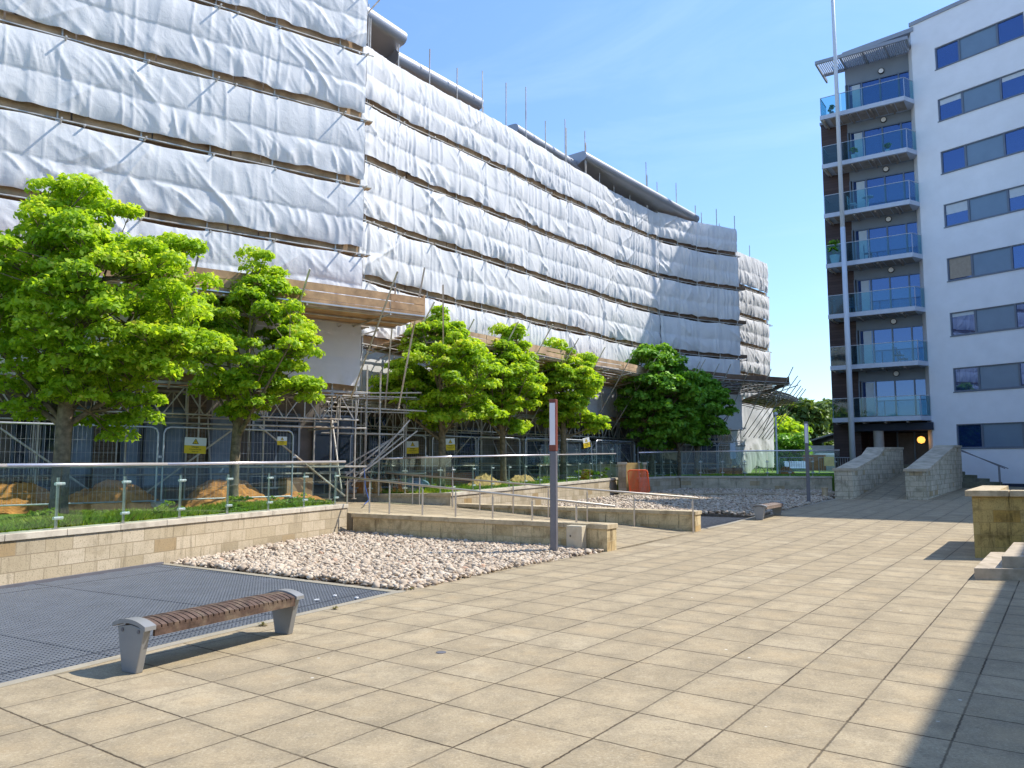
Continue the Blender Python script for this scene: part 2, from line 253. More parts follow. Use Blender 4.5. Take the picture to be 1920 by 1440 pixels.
# ------------------------------------------------------------------ mesh helpers
class MB:
    def __init__(s): s.v = []; s.f = []
    def add(s, vs, fs):
        b = len(s.v); s.v += [tuple(q) for q in vs]; s.f += [tuple(i+b for i in q) for q in fs]; return s
    def quad(s, *q): return s.add(q, [tuple(range(len(q)))])
    def prism(s, poly, z0, z1):
        """poly CCW in plan; z0/z1 numbers or per-corner lists"""
        n = len(poly)
        a = sum(poly[i][0]*poly[(i+1) % n][1]-poly[(i+1) % n][0]*poly[i][1] for i in range(n))
        z0 = z0 if isinstance(z0, (list, tuple)) else [z0]*n; z1 = z1 if isinstance(z1, (list, tuple)) else [z1]*n
        if a < 0: poly = poly[::-1]; z0 = z0[::-1]; z1 = z1[::-1]
        vs = [(poly[i][0], poly[i][1], z0[i]) for i in range(n)]+[(poly[i][0], poly[i][1], z1[i]) for i in range(n)]
        fs = [tuple(range(n))[::-1], tuple(range(n, 2*n))]+[(i, (i+1) % n, n+(i+1) % n, n+i) for i in range(n)]
        return s.add(vs, fs)
    def bar(s, a, b, wd, z0, z1, off=0, zb0=None, zb1=None):
        """upright slab from plan point a to b; wd thick, off = shift to the left of a->b"""
        a = Vector(a[:2]); b = Vector(b[:2]); d = (b-a).normalized(); nn = Vector((-d.y, d.x))
        p = [a+nn*(off-wd/2), b+nn*(off-wd/2), b+nn*(off+wd/2), a+nn*(off+wd/2)]
        zb0 = z0 if zb0 is None else zb0; zb1 = z1 if zb1 is None else zb1
        return s.prism([tuple(q) for q in p], [z0, zb0, zb0, z0], [z1, zb1, zb1, z1])
    def box(s, c, size, rz=0, M4=None):
        x, y, z = (q/2 for q in size); cr, sr = math.cos(rz), math.sin(rz)
        vs = []
        for dz in (-z, z):
            for dx, dy in ((-x, -y), (x, -y), (x, y), (-x, y)): vs.append((c[0]+dx*cr-dy*sr, c[1]+dx*sr+dy*cr, c[2]+dz))
        return s.add(vs, [(3, 2, 1, 0), (4, 5, 6, 7), (0, 1, 5, 4), (1, 2, 6, 5), (2, 3, 7, 6), (3, 0, 4, 7)])
    def tube(s, a, b, r, r2=None, n=8, cap=True):
        a = Vector(a); b = Vector(b); r2 = r if r2 is None else r2; d = (b-a)
        if d.length < 1e-6: return s
        d.normalize(); t = d.cross(Vector((0, 0, 1)) if abs(d.z) < .9 else Vector((1, 0, 0))).normalized(); u = d.cross(t)
        vs = []
        for c, rr in ((a, r), (b, r2)):
            for i in range(n):
                g = 2*math.pi*(i+.5)/n; vs.append(c+(t*math.cos(g)+u*math.sin(g))*rr)
        fs = [(i, (i+1) % n, n+(i+1) % n, n+i) for i in range(n)]
        fs = [f[::-1] for f in fs]
        if cap: fs += [tuple(range(n)), tuple(range(n, 2*n))[::-1]]
        return s.add(vs, fs)
    def path(s, pts, r, n=8, r_end=None):
        for i in range(len(pts)-1):
            ra = r if r_end is None else r+(r_end-r)*i/(len(pts)-1); rb = r if r_end is None else r+(r_end-r)*(i+1)/(len(pts)-1)
            s.tube(pts[i], pts[i+1], ra, rb, n)
        return s
    def lathe(s, c, prof, n=16):
        vs = []
        for r, z in prof:
            for i in range(n):
                g = 2*math.pi*i/n; vs.append((c[0]+r*math.cos(g), c[1]+r*math.sin(g), c[2]+z))
        fs = [(j*n+i, j*n+(i+1) % n, (j+1)*n+(i+1) % n, (j+1)*n+i) for j in range(len(prof)-1) for i in range(n)]
        fs += [tuple(range(n))[::-1], tuple(range((len(prof)-1)*n, len(prof)*n))]
        return s.add(vs, fs)
    def build(s, name, m, parent=None, smooth=False, bevel=0, uv=True):
        o0 = worldpos(parent) if parent else Vector((0, 0, 0))
        me = bpy.data.meshes.new(name); me.from_pydata([(v[0]-o0.x, v[1]-o0.y, v[2]-o0.z) for v in s.v], [], s.f)
        if uv:
            ul = me.uv_layers.new(name="UVMap"); dat = []
            for p in me.polygons:
                nn = p.normal
                if abs(nn.z) > .8: tx, ty, fl = 1, 0, True
                else: L = math.hypot(nn.x, nn.y); tx, ty, fl = -nn.y/L, nn.x/L, False
                for vi in p.vertices:
                    q = s.v[vi]; dat += [q[0], q[1]] if fl else [q[0]*tx+q[1]*ty, q[2]+.03]
            ul.data.foreach_set("uv", dat)
        if smooth: me.polygons.foreach_set("use_smooth", [True]*len(me.polygons))
        me.materials.append(m); me.update()
        o = bpy.data.objects.new(name, me); COL.objects.link(o)
        if parent: o.parent = parent
        if bevel:
            b = o.modifiers.new("bevel", 'BEVEL'); b.width = bevel; b.segments = 2; b.limit_method = 'ANGLE'
        return o
def worldpos(o):
    p = Vector((0, 0, 0))
    while o is not None: p += o.location; o = o.parent
    return p
def tag(o, label, cat=None, group=None, kind=None):
    if label: o["label"] = label
    if cat: o["category"] = cat
    if group: o["group"] = group
    if kind: o["kind"] = kind
    return o
def thing(name, loc, label, cat, group=None):
    o = bpy.data.objects.new(name, None); COL.objects.link(o); o.location = loc; o.empty_display_size = .2
    return tag(o, label, cat, group)
def npmesh(name, V, Fq, m, parent=None, rnd=None, smooth=False, uv=None):
    """V (n,3) world; Fq (m,k) equal-sized faces"""
    o0 = np.array(worldpos(parent)) if parent else np.zeros(3)
    me = bpy.data.meshes.new(name); V = np.asarray(V, dtype=np.float32)-o0.astype(np.float32); Fq = np.asarray(Fq, dtype=np.int32)
    kk = Fq.shape[1]; me.vertices.add(len(V)); me.vertices.foreach_set("co", V.ravel()); me.loops.add(Fq.size); me.loops.foreach_set("vertex_index", Fq.ravel())
    me.polygons.add(len(Fq)); me.polygons.foreach_set("loop_start", np.arange(0, Fq.size, kk, dtype=np.int32)); me.polygons.foreach_set("loop_total", np.full(len(Fq), kk, dtype=np.int32))
    if smooth: me.polygons.foreach_set("use_smooth", np.ones(len(Fq), dtype=bool))
    me.update(calc_edges=True)
    if rnd is not None:
        a = me.attributes.new("rnd", 'FLOAT', 'POINT'); a.data.foreach_set("value", np.asarray(rnd, dtype=np.float32))
    me.materials.append(m); o = bpy.data.objects.new(name, me); COL.objects.link(o)
    if parent: o.parent = parent
    return o
def vnoise(x, y, seed=0):
    xi = np.floor(x).astype(np.int64); yi = np.floor(y).astype(np.int64); xf = x-xi; yf = y-yi
    xf = xf*xf*(3-2*xf); yf = yf*yf*(3-2*yf)
    def hsh(a, b):
        q = (a*374761393+b*668265263+seed*1442695041) & 0xffffffff; q = ((q ^ (q >> 13))*1274126177) & 0xffffffff; return ((q ^ (q >> 16)) & 0xffff)/65535.
    return (hsh(xi, yi)*(1-xf)+hsh(xi+1, yi)*xf)*(1-yf)+(hsh(xi, yi+1)*(1-xf)+hsh(xi+1, yi+1)*xf)*yf
def lerp(a, b, t): return a+(b-a)*t
def zg(y): return max(0., (y-16)*.02)            # the paving rises gently away from the camera
class Path:
    def __init__(s, pts):
        s.p = [Vector(q) for q in pts]; s.d = [0]
        for i in range(len(pts)-1): s.d.append(s.d[-1]+(s.p[i+1]-s.p[i]).length)
        s.L = s.d[-1]
    def at(s, t, off=0):
        i = 0
        while i < len(s.p)-2 and t > s.d[i+1]: i += 1
        dr = (s.p[i+1]-s.p[i]).normalized(); q = s.p[i]+dr*(t-s.d[i]); nn = Vector((dr.y, -dr.x)); return q+nn*off   # off>0: to the right of travel = towards the plaza
    def arr(s, ts, off=None):
        X = np.interp(ts, s.d, [q.x for q in s.p]); Y = np.interp(ts, s.d, [q.y for q in s.p]); return X, Y
    def normals(s, ts):
        e = .25; x1, y1 = s.arr(ts-e); x2, y2 = s.arr(ts+e); dx, dy = x2-x1, y2-y1; L = np.hypot(dx, dy)+1e-9; return dy/L, -dx/L
def P3(v, z): return (v[0], v[1], z)

# ================================================================== SETTING
g = MB().quad((-900, -300, -.35), (900, -300, -.35), (900, 1500, -.35), (-900, 1500, -.35)).build("ground", M['ground'], uv=False); tag(g, None, kind='structure')
# plaza: grid sheet with the gentle rise, holes are simply covered by the beds built above it
def sheetgrid(name, m, poly_rows, zoff=0):
    V = []; Fq = []
    for (y, x0, x1) in poly_rows: V += [(x0, y, zg(y)+zoff), (x1, y, zg(y)+zoff)]
    for i in range(len(poly_rows)-1): Fq.append((2*i, 2*i+1, 2*i+3, 2*i+2))
    return npmesh(name, V, Fq, m)
# edge of the paving (left side), from bench to far ramp
EDGE = [(-9.0, -3.0), (-5.2, 3.0), (-3.77, 5.94), (-2.95, 7.51), (-1.40, 10.24), (-.15, 12.3), (1.10, 14.0), (2.1, 15.3), (4.45, 18.75), (5.6, 20.3), (7.6, 23.3), (11.6, 28.9), (12.6, 30.3)]
rows = []
for y in [-3, 0, 3, 5.94, 7.51, 10.24, 12.3, 14.0, 15.3, 16, 18.75, 20.3, 23.3, 26, 28.9, 30.3]:
    rows.append((y, float(np.interp(y, [q[1] for q in EDGE], [q[0] for q in EDGE])), 60))
rows += [(34, 14, 60), (38, 17, 60), (44, 20, 60), (52, 20, 60)]
tag(sheetgrid("plaza_paving", M['paving'], rows), None, kind='structure')

# pale edging kerb along the beds
def kerbline(pts, wd, z, name, m=M['edge'], side=1):
    mb = MB()
    for i in range(len(pts)-1): mb.bar(pts[i], pts[i+1], wd, zg(pts[i][1])+z-.1, zg(pts[i][1])+z, off=side*wd/2, zb0=zg(pts[i+1][1])+z-.1, zb1=zg(pts[i+1][1])+z)
    o = mb.build(name, m); tag(o, None, kind='structure'); return o
kerbline(EDGE[1:7], .11, .006, "bed_kerb")
kerbline([(4.45, 18.75), (5.6, 20.3), (7.6, 23.3), (11.6, 28.9), (12.5, 30.2)], .12, .006, "far_bed_kerb")

# ---- steel grating over the light well, near left
def clip_line(p, d, poly):
    """parameter interval of line p+t d inside convex CCW poly"""
    t0, t1 = -1e9, 1e9; n = len(poly)
    for i in range(n):
        a = Vector(poly[i]); b = Vector(poly[(i+1) % n]); e = b-a; nn = Vector((-e.y, e.x)); den = nn.dot(d); num = nn.dot(Vector(p)-a)
        if abs(den) < 1e-9:
            if num < 0: return None
        else:
            t = -num/den
            if den > 0: t0 = max(t0, t)
            else: t1 = min(t1, t)
    return (t0, t1) if t1-t0 > .02 else None
def grating(name, poly, az, pitch, pitch2, z, label):
    a = sum(poly[i][0]*poly[(i+1) % len(poly)][1]-poly[(i+1) % len(poly)][0]*poly[i][1] for i in range(len(poly)))
    if a < 0: poly = poly[::-1]
    c = Vector((sum(q[0] for q in poly)/len(poly), sum(q[1] for q in poly)/len(poly)))
    root = thing(name, (c.x, c.y, z), label, "grating")
    for nm, ang, pt, wd, dp in (("bearing_bars", az, pitch, .0095, .03), ("cross_bars", az+90, pitch2, .011, .030)):
        d = Vector((math.sin(R(ang)), math.cos(R(ang)))); nn = Vector((d.y, -d.x)); mb = MB()
        for i in range(-260, 261):
            q = c+nn*(i*pt); r = clip_line(q, d, poly)
            if r: mb.bar(q+d*r[0], q+d*r[1], wd, z-dp, z-(.0 if nm[0] == 'b' else .002))
        tag(mb.build(nm, M['grate' if nm[0] == 'c' else 'grate_lit'], root, uv=False), None, kind='stuff')
    fr = MB()
    d = Vector((math.sin(R(az)), math.cos(R(az)))); nn = Vector((d.y, -d.x))
    for i in range(-8, 9):
        q = c+nn*(i*2.0+.3); r = clip_line(q, d, poly)
        if r: fr.bar(q+d*r[0], q+d*r[1], .014, z-.03, z+.002)
        q = c+d*(i*2.0); r = clip_line(q, nn, poly)
        if r: fr.bar(q+nn*r[0], q+nn*r[1], .014, z-.03, z+.0015)
    fr.build("panel_frame", M['grate'], root, uv=False)
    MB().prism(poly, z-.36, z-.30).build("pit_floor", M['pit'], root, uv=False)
    return root
G1 = [(-5.15, 2.9), (-1.44, 10.21), (-5.72, 13.02), (-6.75, 10.6), (-9.2, 4.0)]
def inset(poly, d):
    c = Vector((sum(q[0] for q in poly)/len(poly), sum(q[1] for q in poly)/len(poly))); return [tuple(c+(Vector(q)-c)*(1-d)) for q in poly]
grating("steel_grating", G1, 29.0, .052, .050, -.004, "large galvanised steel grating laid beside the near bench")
kerbline([(-5.72, 13.06), (-1.40, 10.20)], .13, .004, "grating_kerb", side=0)
kerbline([(-8.9, 4.6), (-6.74, 10.55), (-5.74, 13.04)], .05, .035, "grating_wall_frame", M['pole_grey'], side=0)

# ---- pebble beds
def ico(sub):
    t = (1+5**.5)/2; v = [(-1, t, 0), (1, t, 0), (-1, -t, 0), (1, -t, 0), (0, -1, t), (0, 1, t), (0, -1, -t), (0, 1, -t), (t, 0, -1), (t, 0, 1), (-t, 0, -1), (-t, 0, 1)]
    f = [(0, 11, 5), (0, 5, 1), (0, 1, 7), (0, 7, 10), (0, 10, 11), (1, 5, 9), (5, 11, 4), (11, 10, 2), (10, 7, 6), (7, 1, 8), (3, 9, 4), (3, 4, 2), (3, 2, 6), (3, 6, 8), (3, 8, 9), (4, 9, 5), (2, 4, 11), (6, 2, 10), (8, 6, 7), (9, 8, 1)]
    v = [Vector(q).normalized() for q in v]
    for _ in range(sub):
        cache = {}; nf = []
        def mid(a, b):
            key = (min(a, b), max(a, b))
            if key not in cache: cache[key] = len(v); v.append(((v[a]+v[b])/2).normalized())
            return cache[key]
        for a, b, c in f:
            ab, bc, ca_ = mid(a, b), mid(b, c), mid(c, a); nf += [(a, ab, ca_), (b, bc, ab), (c, ca_, bc), (ab, bc, ca_)]
        f = nf
    return np.array([tuple(q) for q in v]), np.array(f)
def pebbles(name, poly, n, size, z, sub=1, seed=1, bumpy=.05):
    rs = np.random.RandomState(seed); xs = [q[0] for q in poly]; ys = [q[1] for q in poly]
    A = sum(poly[i][0]*poly[(i+1) % len(poly)][1]-poly[(i+1) % len(poly)][0]*poly[i][1] for i in range(len(poly)))
    if A < 0: poly = poly[::-1]
    pts = []
    while len(pts) < n:
        q = rs.uniform((min(xs), min(ys)), (max(xs), max(ys)), (n, 2)); ok = np.zeros(len(q), bool)
        for i in range(len(poly)):
            a = poly[i-1]; b = poly[i]; c_ = (b[1] > q[:, 1]) != (a[1] > q[:, 1]); xx = (a[0]-b[0])*(q[:, 1]-b[1])/(a[1]-b[1]+1e-9)+b[0]; ok ^= c_ & (q[:, 0] < xx)
        pts += list(q[ok])
    pts = np.array(pts[:n]); tv, tf = ico(sub); nv = len(tv)
    sc = size*np.exp(rs.normal(0, .28, n)); ab = np.stack([sc*rs.uniform(.8, 1.35, n), sc*rs.uniform(.65, 1., n), sc*rs.uniform(.42, .7, n)], 1)/2
    an = rs.uniform(0, 6.28, n); ti = rs.normal(0, .45, n)
    V = tv[None]*ab[:, None]*(1+rs.uniform(-.12, .12, (n, nv, 1)))
    X = V[..., 0]*np.cos(ti)[:, None]-V[..., 2]*np.sin(ti)[:, None]; Z = V[..., 0]*np.sin(ti)[:, None]+V[..., 2]*np.cos(ti)[:, None]
    Xr = X*np.cos(an)[:, None]-V[..., 1]*np.sin(an)[:, None]; Yr = X*np.sin(an)[:, None]+V[..., 1]*np.cos(an)[:, None]
    zz = z+np.maximum(0, (pts[:, 1]-16)*.02)+vnoise(pts[:, 0]*1.3, pts[:, 1]*1.3, seed)*bumpy+rs.uniform(-.3, .45, n)*size
    W = np.stack([Xr+pts[:, 0][:, None], Yr+pts[:, 1][:, None], Z+zz[:, None]], -1).reshape(-1, 3)
    Fq = (tf[None]+(np.arange(n)*nv)[:, None, None]).reshape(-1, 3)
    o = npmesh(name, W, Fq, M['pebble'], rnd=np.repeat(rs.beta(2.2, 1.8, n), nv), smooth=True); tag(o, "loose buff pebbles filling the planting bed", "pebbles", kind='stuff'); return o
BED1 = [(-5.66, 13.15), (-1.36, 10.3), (-.12, 12.33), (1.12, 14.05), (1.72, 14.8), (-3.66, 18.15), (-3.85, 18.2)]
tag(MB().prism(BED1, -.2, -.012).build("pebble_bed_base", M['pebble_bed'], uv=False), None, kind='structure')
pebbles("pebbles", BED1, 19000, .069, -.005, 1, 3)
BED2 = [(4.95, 19.7), (5.55, 20.5), (7.5, 23.4), (11.4, 28.9), (12.4, 30.3), (14.3, 35.6), (7.8, 36.4), (5.9, 34.2), (4.5, 31.5), (-1.3, 22.3), (4.15, 18.8)]
GR2 = [(4.75, 19.0), (5.55, 20.35), (7.05, 22.6), (5.55, 23.5), (3.75, 20.2)]
BED2v = [(4.0, 20.7), (5.6, 23.6), (7.2, 22.7), (11.5, 29.0), (13.2, 31.7), (14.3, 35.5), (7.8, 36.3), (4.6, 31.9), (-1.2, 22.5)]
def slab(name, poly, m, zo0, zo1):
    mb = MB(); mb.prism(poly, [zg(q[1])+zo0 for q in poly], [zg(q[1])+zo1 for q in poly]); return tag(mb.build(name, m, uv=False), None, kind='structure')
slab("far_pebble_base", BED2v, M['pebble_bed'], -.2, -.012)
pebbles("pebbles", BED2v, 26000, .10, .0, 0, 5)
grating("steel_grating", GR2, 33, .10, .10, .075, "smaller steel grating in front of the far pebble bed")
slab("pebble_walk", [(4.1, 31.0), (13.1, 31.5), (13.4, 32.6), (4.8, 32.1)], M['paving'], .0, .11)

# ---- site level behind the walls (lawn strips and bare ground)
LP = Path([(-16.0, 12.95), (-11.5, 16.75), (-8.9, 18.6), (-6.7, 20.15), (-4.35, 21.8)])
MP = Path([(-5.75, 23.7), (-4.85, 25.0), (-3.7, 26.75), (-2.4, 28.35), (-.2, 31.15), (1.9, 34.0), (3.5, 35.85), (5.0, 38.0), (7.8, 41.0)])
RP = Path([(7.8, 41.0), (10.3, 42.85), (13.0, 44.3)])
EP = Path([(14.0, 50.6), (18.4, 55.4)])
WALL1 = [(-13.0, -4.0), (-9.35, 3.65), (-6.77, 10.54), (-5.78, 13.20), (-3.84, 18.35)]
tag(MB().prism([(-13.3, -4), (-9.5, 3.6), (-6.95, 10.6), (-4.0, 18.4), (-6.0, 21.5), (-25, 25), (-30, 0)], -.3, .62).build("left_terrace", M['lawn'], uv=False), None, kind='structure')
W2A, W2B = (-1.70, 22.5), (4.55, 34.0)
LT = [(-1.8, 22.6), (4.4, 34.1), (5.9, 34.6), (7.7, 36.8), (14.9, 36.0), (19.5, 48), (40, 80), (-20, 60), (-8, 24.2), (-4.6, 23.3)]
tag(MB().prism(LT, -.3, [.72, .94, .98, 1.0, 1.0, 1.0, 1.0, .9, .72, .66]).build("far_terrace", M['lawn'], uv=False), None, kind='structure')
tag(MB().prism([(-16, 14.6), (-4.2, 22.9), (-8, 30), (-25, 30)], .3, .66).build("site_ground", M['ground'], uv=False), None, kind='structure')

# ================================================================== MASONRY
def wall(name, pts, z0, z1, th, m, mcap, label, cat="wall", cap_h=.09, over=.03, side=1, group=None, joints=.9, capw=None):
    """pts front line; thickness to the left of travel when side=1"""
    root = thing(name, (pts[0][0], pts[0][1], 0), label, cat, group)
    mb = MB(); mc = MB(); n = len(pts)
    z0 = z0 if isinstance(z0, list) else [z0]*n; z1 = z1 if isinstance(z1, list) else [z1]*n
    def offs(i, o):
        P = [Vector(q) for q in pts]; ds = []
        if i > 0: ds.append((P[i]-P[i-1]).normalized())
        if i < n-1: ds.append((P[i+1]-P[i]).normalized())
        d = sum(ds, Vector((0, 0))).normalized(); nn = Vector((-d.y, d.x))*side; kx = 1/max(.5, nn.dot(Vector((-ds[0].y, ds[0].x))*side)); return P[i]+nn*o*kx
    for i in range(n-1):
        q = [offs(i, 0), offs(i+1, 0), offs(i+1, th), offs(i, th)]
        mb.prism([tuple(v) for v in q], [z0[i], z0[i+1], z0[i+1], z0[i]], [z1[i]-cap_h, z1[i+1]-cap_h, z1[i+1]-cap_h, z1[i]-cap_h])
        L = (Vector(pts[i+1])-Vector(pts[i])).length; kn = max(1, round(L/joints))
        cw = th+over if capw is None else capw
        A, B, C_, D = offs(i, -over), offs(i+1, -over), offs(i+1, cw), offs(i, cw)
        dd = (B-A).normalized()
        if i == 0: A = A-dd*over; D = D-dd*over
        if i == n-2: B = B+dd*over; C_ = C_+dd*over
        for j in range(kn):
            a, b = j/kn, (j+1)/kn-.007/L
            q = [A.lerp(B, a), A.lerp(B, b), D.lerp(C_, b), D.lerp(C_, a)]; za, zb = lerp(z1[i], z1[i+1], a), lerp(z1[i], z1[i+1], b)
            mc.prism([tuple(v) for v in q], [za-cap_h, zb-cap_h, zb-cap_h, za-cap_h], [za, zb, zb, za])
    mb.build("wall", m, root); mc.build("coping", mcap, root, bevel=.006); return root
wall("retaining_wall", WALL1[::1], -.1, .70, .32, M['block'], M['cap'], "sunlit buff block retaining wall with pale coping behind the near grating", side=1, over=.025)
wall("ramp_wall", [(-3.66, 18.17), (1.78, 14.80)], -.1, .50, .42, M['block_dark'], M['cap_gold'], "stained low ramp wall at the back of the near pebbles", cap_h=.09)
wall("ramp_wall", [(-1.5, 21.95), (4.28, 18.45)], -.1, .52, .42, M['block_dark'], M['cap_gold'], "stained low ramp wall on the far side of the ramp", cap_h=.085)
wall("retaining_wall", [(-6.4, 23.4), (-4.4, 23.15), (-3.2, 22.85), (-1.75, 22.42)], -.1, [.74, .74, .76, .80], .3, M['block_plain'], M['cap_gold'], "curved shaded retaining wall at the head of the ramp")
wall("retaining_wall", [W2A, W2B], -.1, [.80, 1.02], .3, M['block'], M['cap'], "long sunlit retaining wall below the middle trees", side=1)
wall("retaining_wall", [(5.55, 34.2), (7.8, 36.5)], 0, [1.02, 1.05], .3, M['block'], M['cap'], "short retaining wall right of the red barrier", side=1)
wall("retaining_wall", [(7.83, 36.47), (14.5, 35.6)], 0, 1.05, .3, M['block_plain'], M['cap'], "shaded retaining wall across the back of the far pebble bed", side=1)
wall("garden_wall", [(1.2, 35.2), (4.9, 35.0)], .8, 1.60, .3, M['block_plain'], M['cap_gold'], "upper garden wall behind the balustrade left of the stone piers")
for (px, py, lab) in ((4.72, 33.6, "stone pier left of the red barrier"), (5.75, 34.7, "stone pier right of the red barrier")):
    r = thing("stone_pier", (px, py, .3), lab, "pier", "stone piers at the blocked gap"); d = R(-8)
    MB().box((px, py, .9), (.34, .34, 1.36), d).build("shaft", M['block'], r); MB().box((px, py, 1.63), (.42, .42, .10), d).build("coping", M['cap'], r, bevel=.008)
tag(MB().bar((4.85, 33.75), (5.75, 34.55), .04, .3, 1.66).build("site_hoarding", M['bronze']), "tan hoarding board closing the gap between the stone piers", "hoarding")
# ramp surface
RAMP = [(1.95, 15.2), (4.45, 18.75), (-1.62, 22.2), (-3.75, 18.55)]
def ramp_z(x, y): 
    t = ((x-4.4)*(-.846)+(y-18.6)*.533)/6.9; return max(0, min(1, t))
mb = MB(); N_ = 14
A, B, C_, D = [Vector(q) for q in RAMP]
for i in range(N_):
    a, b = i/N_, (i+1)/N_; q = [A.lerp(D, a), B.lerp(C_, a), B.lerp(C_, b), A.lerp(D, b)]
    mb.prism([tuple(v) for v in q], -.2, [lerp(.003, .474, a), lerp(.058, .43, a), lerp(.058, .43, b), lerp(.003, .474, b)])
tag(mb.build("ramp_paving", M['paving'], uv=False), None, kind='structure')
tag(MB().prism([(-3.75, 18.5), (-1.6, 22.3), (-4.4, 23.1), (-6.6, 23.3), (-5.9, 21.3), (-3.95, 18.5)], -.2, [.474, .43, .55, .62, .62, .5]).build("ramp_landing", M['paving'], uv=False), None, kind='structure')
# right-hand entrance ramp with its two walls
nR = (math.sin(R(36)), math.cos(R(36)))
def wedge(name, fl, fr, L, zf0, ztop, label, m, mc):
    """wall with end face fl->fr, running L metres along 36 deg; ztop list of (t, z)"""
    root = thing(name, (fl[0], fl[1], zf0), label, "wall"); fl = Vector(fl); fr = Vector(fr); d = Vector(nR); mb = MB(); mc_ = MB()
    for i in range(len(ztop)-1):
        (t0, a), (t1, b) = ztop[i], ztop[i+1]; q = [fl+d*t0, fr+d*t0, fr+d*t1, fl+d*t1]
        mb.prism([tuple(v) for v in q], 0, [a-.1, a-.1, b-.1, b-.1])
        kn = max(1, round((t1-t0)/.5)); e = (fr-fl).normalized()*.05
        for j in range(kn):
            ta, tb = t0+(t1-t0)*j/kn, t0+(t1-t0)*(j+1)/kn-.008; sa_, sb_ = lerp(a, b, j/kn), lerp(a, b, (j+1)/kn-.003)
            if i == 0 and j == 0: ta -= .05
            q = [fl-e+d*ta, fr+e+d*ta, fr+e+d*tb, fl-e+d*tb]; mc_.prism([tuple(v) for v in q], [sa_-.1, sa_-.1, sb_-.1, sb_-.1], [sa_, sa_, sb_, sb_])
    mb.build("wall", m, root); mc_.build("coping", mc, root); return root
wl = wedge("entrance_ramp_wall", (12.42, 30.25), (12.98, 29.95), 10.8, .28, [(0, 1.45), (.5, 1.45), (5.0, 2.0), (6.2, 2.35), (10.8, 2.42)], "mossy block wall along the left of the entrance ramp", M['block_grey'], M['cap_grey'])
wr = wedge("entrance_ramp_wall", (14.95, 29.85), (15.55, 29.50), 11.2, .28, [(0, 1.43), (.6, 1.45), (4.5, 1.95), (8.6, 2.48), (11.2, 2.5)], "streaked block wall along the right of the entrance ramp", M['block_grey'], M['cap_grey'])
d = Vector(nR); q = [Vector((12.98, 29.95)), Vector((14.95, 29.85)), Vector((14.95, 29.85))+d*10.9, Vector((12.98, 29.95))+d*10.6]
tag(MB().prism([tuple(v) for v in q], 0, [.285, .285, 1.25, 1.25]).build("entrance_ramp", M['paving'], uv=False), None, kind='structure')
tag(MB().prism([(18.9, 38.9), (21.7, 38.7), (23.2, 43.4), (19.2, 46.5)], 0, 1.25).build("entrance_landing", M['paving'], uv=False), None, kind='structure')
tag(MB().lathe((12.15, 30.55, .28), [(.11, 0), (.11, .36), (.13, .37), (.13, .42), (.05, .43)]).build("stone_bollard", M['cap_gold'], smooth=False), "short stubby stone bollard against the left entrance ramp wall", "bollard")
hr = thing("wall_handrail", (13.05, 30.1, .3), "thin steel handrail fixed to the left entrance ramp wall", "handrail")
a = Vector((13.06, 30.1)); pts = [P3(a+d*t, z) for t, z in ((.1, 1.18), (1.2, 1.25), (5.2, 1.75), (6.3, 1.9), (9.6, 2.12), (10.3, 2.14))]
MB().path(pts, .022).build("rail", M['pole_grey'], hr)
mb = MB()
for t, z in ((1.2, 1.25), (5.2, 1.75), (9.0, 2.08)): mb.tube(P3(a+d*t, z), P3(a+d*t+Vector((-d.y, d.x))*.1, z-.06), .012)
mb.build("bracket", M['pole_grey'], hr)
# stairs by the white building
st = thing("stone_stairs", (22.4, 38.4, .5), "mossy stone stairs rising beside the white building", "stairs")
for i in range(6):
    y0 = 38.2+.34*i; xr = 23.85-.40*i; MB().prism([(20.9, y0), (xr, y0), (xr, 44), (20.9, 44)], .3, .56+.165*(i+1)).build("step", M['step_moss'], st, bevel=.01)
hr = thing("stair_handrail", (23.8, 38.0, .5), "steel handrail descending the mossy stairs", "handrail")
for o_ in (0, .35):
    MB().path([(21.9+o_*.5, 40.0, 2.42), (22.4+o_*.5, 39.7, 2.40), (23.75+o_*.2, 38.1+o_, 1.52), (23.95+o_*.2, 37.85+o_, 1.38)], .022).build("rail", M['pole_grey'], hr)
for x, y, z, zb in ((22.4, 39.7, 2.4, 1.3), (23.72, 38.15, 1.55, .45), (23.85, 38.45, 1.55, .45)): MB().tube((x, y, zb), (x, y, z), .02).build("post", M['pole_grey'], hr)

# near right planter and steps
az = R(99)
pd = Vector((math.sin(az), math.cos(az))); pn = Vector((-pd.y, pd.x))
P0 = Vector((8.10, 13.87)); P1 = P0+pd*5
pl = thing("stone_planter", (P0.x, P0.y, 0), "tall golden mossy stone planter with pale coping at the right", "planter"); g1 = Vector((math.sin(R(35)), math.cos(R(35))))
MB().prism([tuple(P0), tuple(P1), tuple(P1+g1*3), tuple(P0+g1*3)], -.05, 1.065).build("wall", M['block_moss'], pl)
mb = MB()
for j in range(5):
    a_, b_ = (-.10 if j == 0 else .62+1.15*(j-1)), .62+1.15*j-.012; q = [P0+pd*a_-g1*.09, P0+pd*b_-g1*.09, P0+pd*b_+g1*.42, P0+pd*a_+g1*.42]; mb.prism([tuple(v) for v in q], 1.067, 1.17)
for j in range(4): a_, b_ = .432+.8*j, .42+.8*(j+1); q = [P0-pd*.10+g1*a_, P0+pd*.42+g1*a_, P0+pd*.42+g1*b_, P0-pd*.10+g1*b_]; mb.prism([tuple(v) for v in q], 1.067, 1.17)
mb.build("coping", M['cap_gold'], pl, bevel=.008)
ss = thing("stone_steps", (6.57, 11.28, 0), "three broad stone steps in front of the golden planter", "steps")
e1 = Vector((math.sin(R(36)), math.cos(R(36)))); e2 = Vector((math.sin(R(97)), math.cos(R(97))))
